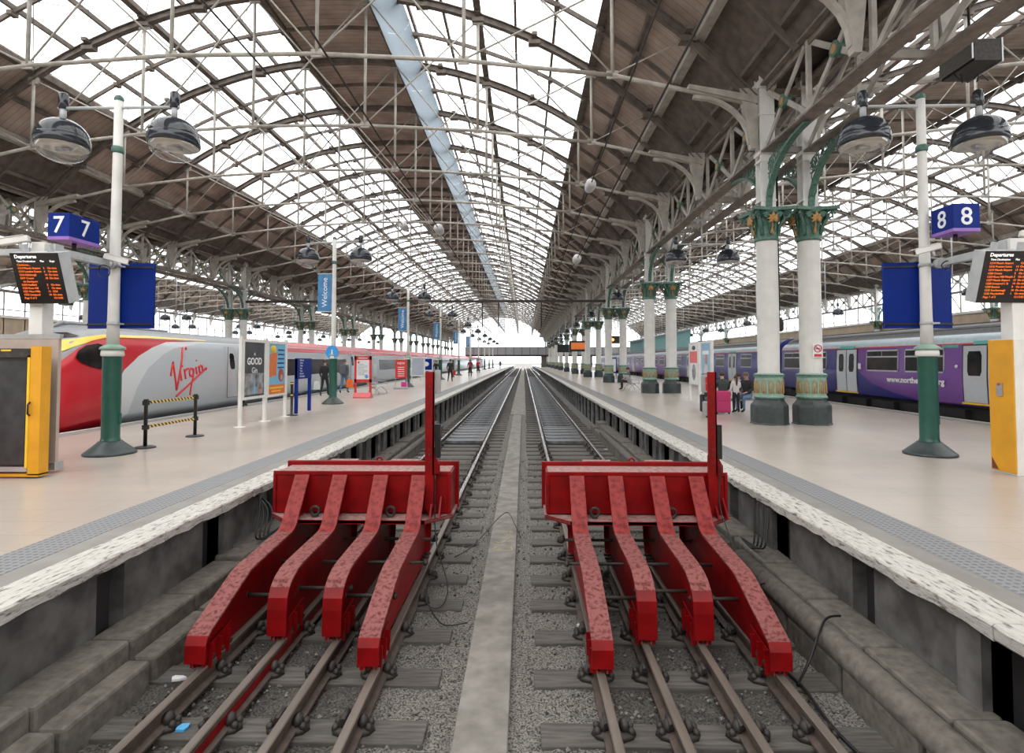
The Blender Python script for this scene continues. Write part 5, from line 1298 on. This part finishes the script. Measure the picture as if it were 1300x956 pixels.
MB().prism([(12.6,-.1),(15.0,-.1),(14.0,-.5),(13.0,-.6)], 'x', VS-2.1, VS-.62).build('nose_skirt', M['tred'], T)
# hand-lettered logo on the side
LG = [[(790,490),(806,408),(822,575)],[(822,575),(875,322)],[(846,462),(852,520)],[(858,432),(861,436)],[(872,452),(878,512)],[(874,470),(884,454),(898,448)],
      [(928,452),(912,448),(903,470),(905,492),(918,496),(930,478),(930,450),(926,500),(914,540),(905,612)],[(946,440),(950,486)],[(949,398),(951,402)],[(964,434),(970,478)],[(966,448),(978,430),(988,436),(992,468),(1010,452)],[(820,612),(905,540),(1012,452)]]
def l2yz(X_, Y_): return 17.13 + (X_-785)/(1020-785)*(19.17-17.13), 2.15 - (Y_-322)/(612-322)*(2.15-.58)
mb = MB()
for st in LG:
    pts = [l2yz(*p) for p in st]; out = []
    for i in range(len(pts)-1):
        for q in range(5): t = q/5; out.append((pts[i][0]+(pts[i+1][0]-pts[i][0])*t, pts[i][1]+(pts[i+1][1]-pts[i][1])*t))
    out.append(pts[-1]); mb.tube([(side_pt(20, z, .004), y, z) for y, z in out], .034, 6)
mb.sphere((VS+.0, l2yz(875,322)[0], 2.12), .06, 8, 6, sc=(.3,1,1)); mb.sphere((VS+.0, l2yz(1012,452)[0], l2yz(1012,452)[1]), .06, 8, 6, sc=(.3,1,1))
mb.build('logo_lettering', mat('logo_red', (.72,.03,.03), .4), T)
MB().tube([(VC,13.9,2.45),(VC,14.6,2.75),(VC,19,2.74)], .05, 6).build('roof_conduit', M['tgrey'], T)
# following coaches
cv = None
for k in range(5):
    y0 = 40.3 + 24.2*k
    lab = f'red roofed silver coach of the express train, {["first","second","third","fourth","fifth"][k]} behind the leading car'
    if cv is None:
        cv = thing('train_coach', lab, 'train coach', (0, y0, 0), 0, 'coaches of the express train')
        mb = MB(); secs = [(y, full(base)) for y in (0, 11, 23.4)]
        loft(mb, secs, lambda y, k, z: 1 if 7 <= k <= 2*NB-2-8 else 0); mb.build('body', [M['tsil'], M['tpink']], cv)
        def P2(y0_, y1_, z0_, z1_, nm, m_, off=.014):
            v = []
            for z in (z0_, (z0_+z1_)/2, z1_): v += [(side_pt(20, z, off), y0_, z), (side_pt(20, z, off), y1_, z)]
            return MB().add(v, [(0,1,3,2),(2,3,5,4)]).build(nm, M[m_], cv, fix=False)
        P2(0,23.4,2.14,2.34,'red_stripe','tred',.008); P2(.4,1.3,.3,2.1,'door','ndoor'); P2(22.2,23.1,.3,2.1,'door','ndoor')
        P2(2.0,20.8,1.02,1.80,'window_band','glassd')
        MB().box(VS-2.1, VS-.62, 1, 22.4, -.88, -.22).build('underframe', M['void'], cv)
        MB().box(VS-2.2, VS-.5, -.62, 0, -.1, 2.3).build('gangway', M['black'], cv)
    else: copy_tree(cv, (0, y0, 0), lab)

# ------------------------------------------------------------------ blue and purple train on the right
NS = 13.14; NC = NS + 1.38
nb = [(NS+.12, .36), (NS+.0, .44), (NS-.03, 1.2), (NS+.01, 2.2), (NS+.06, 2.38), (NS+.20, 2.52), (NS+.34, 2.60), (NS+.36, 2.66), (NS+.7, 2.84), (NC, 2.92)]
nfull = nb + [(2*NC-x, z) for x, z in reversed(nb[:-1])]
def nx_at(z):
    for (x0, z0), (x1, z1) in zip(nb[:-1], nb[1:]):
        if z0 <= z <= z1 and z1 > z0: return x0 + (x1-x0)*(z-z0)/(z1-z0)
    return NS
def npatch(par, y0, y1, z0, z1, nm, m_, off=.014, rc=.0):
    v = []; f = []; n = 6; zs = [z0+(z1-z0)*i/n for i in range(n+1)]
    for i, z in enumerate(zs):
        e = rc if i in (0, n) else 0
        v += [(nx_at(z)-off, y0+e, z), (nx_at(z)-off, y1-e, z), (nx_at(z)+.02, y0+e, z), (nx_at(z)+.02, y1-e, z)]
    for i in range(n):
        a = i*4; f += [(a,a+1,a+5,a+4), (a,a+4,a+6,a+2), (a+1,a+3,a+7,a+5)]
    f += [(0,2,3,1), (4*n,4*n+1,4*n+3,4*n+2)]
    return MB().add(v, f).build(nm, M[m_], par)
def nmat(y, k, z):
    N_ = 2*len(nb)-1
    if k >= N_-1: return 0
    kk = min(k, N_-2-k)
    if kk >= 5: return 1
    if kk in (3, 4): return 2
    return 0
def ncoach(label, y0, L, side_m, windows, doors, ends):
    R = thing('train_coach', label, 'train coach', (0, 0, 0), 0, 'coaches of the blue and purple train')
    mb = MB(); loft(mb, [(y0, nfull), (y0+.05, nfull), (y0+L*.5, nfull), (y0+L, nfull)], nmat); mb.build('body', [side_m, M['nroof'], M['nstripe']], R)
    npatch(R, y0, y0+L, 2.20, 2.24, 'red_line', 'signred', .006)
    for a, b in windows:
        w = npatch(R, a, b, 1.33, 2.12, 'window_frame', 'steel', .018, .05); npatch(w, a+.05, b-.05, 1.38, 1.84, 'window_pane', 'glassd', .026); 
        m_ = (a+b)/2; npatch(w, a+.05, m_-.02, 1.89, 2.07, 'window_vent', 'glassd', .026); npatch(w, m_+.02, b-.05, 1.89, 2.07, 'window_vent', 'glassd', .026)
    for a, b in doors:
        m_ = (a+b)/2; npatch(R, a-.06, b+.06, .46, 2.20, 'door_recess', 'black', .006)
        for p, q in ((a, m_-.03), (m_+.03, b)):
            d = npatch(R, p, q, .50, 2.16, 'door', 'ndoor', .022, .0); npatch(d, p+.16, q-.16, 1.28, 2.0, 'door_window', 'glassd', .03, .05)
        npatch(R, a-.06, b+.06, .44, .49, 'door_step', 'yellow', .05)
        npatch(R, m_-.5, m_+.5, 2.2, 2.30, 'door_label', 'turq', .02)
    mb = MB()
    for i in range(int(L/1.6)):
        a = y0+.8+i*1.6; mb.box(NS+.10, NS+2.3, a, a+random.uniform(.5,1.3), -.78, .25)
    mb.box(NS+.3, NS+2.2, y0+.3, y0+L-.3, -.2, .40); mb.build('underframe', M['void'], R)
    wh = MB()
    for a in (y0+2.2, y0+4.6, y0+L-4.6, y0+L-2.2): wh.tube([(NS+.25,a,-.5),(NS+.35,a,-.5)], .42, 20)
    wh.build('wheels', M['iron'], R)
    rb = MB()
    for i in range(5): rb.box(NS+.40+i*.13, NS+.43+i*.13, y0+.3, y0+L-.3, 2.66+i*.045, 2.72+i*.045)
    rb.build('roof_ribs', M['nroof'], R)
    if ends: MB().box(NS+.5, NS+2.3, y0+L, y0+L+.75, -.3, 2.3).build('gangway', M['black'], R)
    return R
nc = ncoach('purple and blue coach with web address, nearest on the right', 6.5, 21.9, M['northern_side'], [(26.4,28.1),(24.2,25.9),(19.62,21.42),(17.5,19.3),(12.2,14.0)], [(22.05,23.4),(15.05,16.75)], True)
wt = text('www.northernrail.org', .27, M['txt'], nc, (NS-.055, 20.2, .97), FXm, 'LEFT', .002, bold=.009)
wt.scale = (2.72 / max(v.co.x for v in wt.data.vertices), 1, 1)
MB().tube([(NS-.06,17.0+.0,1.55),(NS-.03,17.0,1.55)], .05, 8).box(NS-.06,NS-.03,21.75,21.9,1.4,1.62).build('notice', M['paper'], nc)
npatch(nc, 16.95, 17.6, 2.12, 2.2, 'coach_label', 'turq', .02)
for k, y0 in enumerate((29.2, 51.5, 73.5)):
    ncoach(f'blue and purple coach on the right, {["second","third","fourth"][k]} from the front', y0, 21.4, M['nblue'] if k != 1 else M['npurp'], [(y0+a, y0+b) for a, b in ((.4,2.1),(2.9,4.5),(7.2,8.8),(9.4,11.0),(11.6,13.2),(17,18.6),(19.2,20.8))], [(y0+5.2,y0+6.5),(y0+14.2,y0+15.5)], k < 2)

# ------------------------------------------------------------------ overhead wires
def wire(x0, z0, x1, z1, y0, y1, r, lab):
    R = thing('contact_wire', lab, 'overhead wire', (0, 0, 0)); MB().tube([(x0,y0,z0),(x1,y1,z1)], r, 6).build('wire', M['wire'], R); return R
def insulator(R, x, y, z):
    MB().lathe([(.03,-.28),(.07,-.26),(.10,-.2),(.11,-.1),(.11,.12),(.08,.2),(.03,.24)], 14).build('insulator', M['porcelain'], R, (x, y, z)).rotation_euler = (PI/2, 0, 0)
    MB().tube([(x,y+.24,z),(x,y+.5,z)], .045, 8).build('clamp', M['iron'], R)
for (x, zs, ys, lab) in ((-2.02, 4.85, 13.0, 'overhead contact wire with pale insulator above the left track'), (-3.3, 5.42, 15.0, 'upper stay wire with pale insulator left of the left track'),
                          (1.40, 5.40, 11.5, 'overhead wire with pale insulator above the right track, upper of the two'), (1.40, 4.40, 14.5, 'overhead contact wire with pale insulator above the right track, lower of the two')):
    R = wire(x, zs, x, zs, 3.0, 150, .012, lab); insulator(R, x, ys, zs)
R = thing('overhead_portal', 'dark horizontal beam carrying the overhead wires across the hall', 'portal beam', (0, 43.9, 0))
MB().box(-22.4, 6.5, -.12, .12, 6.38, 6.56).build('beam', M['iron'], R)
for x in (-2.02, 1.40, -3.3): MB().tube([(x,0,6.4),(x,0,4.4)], .05, 6).build('dropper', M['iron'], R)
for x, y in ((-.2, 70), (.4, 100)): pass
# cable trunking box under the right girder
R = thing('junction_box', 'dark junction box with looping cables under the roof at upper right', 'junction box', (10.7, 13.2, 8.9))
MB().box(-.30,.30,-.5,.5,-.25,.25).build('box', M['iron'], R); MB().box(.32,.36,-.5,.5,-.28,.28).box(-.36,-.32,-.5,.5,-.2,.2).build('flange_plate', M['steel'], R); MB().tube([(-.4+ .1*math.sin(q)+q*.06, 0, -.3-.22*abs(math.sin(q*.8))) for q in range(14)], .018, 5).build('cables', M['black'], R); MB().tube([(0,0,.3),(0,0,4.2)], .03, 6).build('rod', M['iron'], R)
R = thing('hanging_speaker', 'dark hanging loudspeaker between the nearest pair of right columns', 'loudspeaker', (7.3, 15.9, 0))
MB().tube([(0,0,7.4),(0,0,2.9)], .035, 8).build('drop_rod', M['iron'], R); MB().lathe([(.07,2.55),(.12,2.6),(.12,2.85),(.06,2.95)], 12).build('speaker', M['iron'], R)
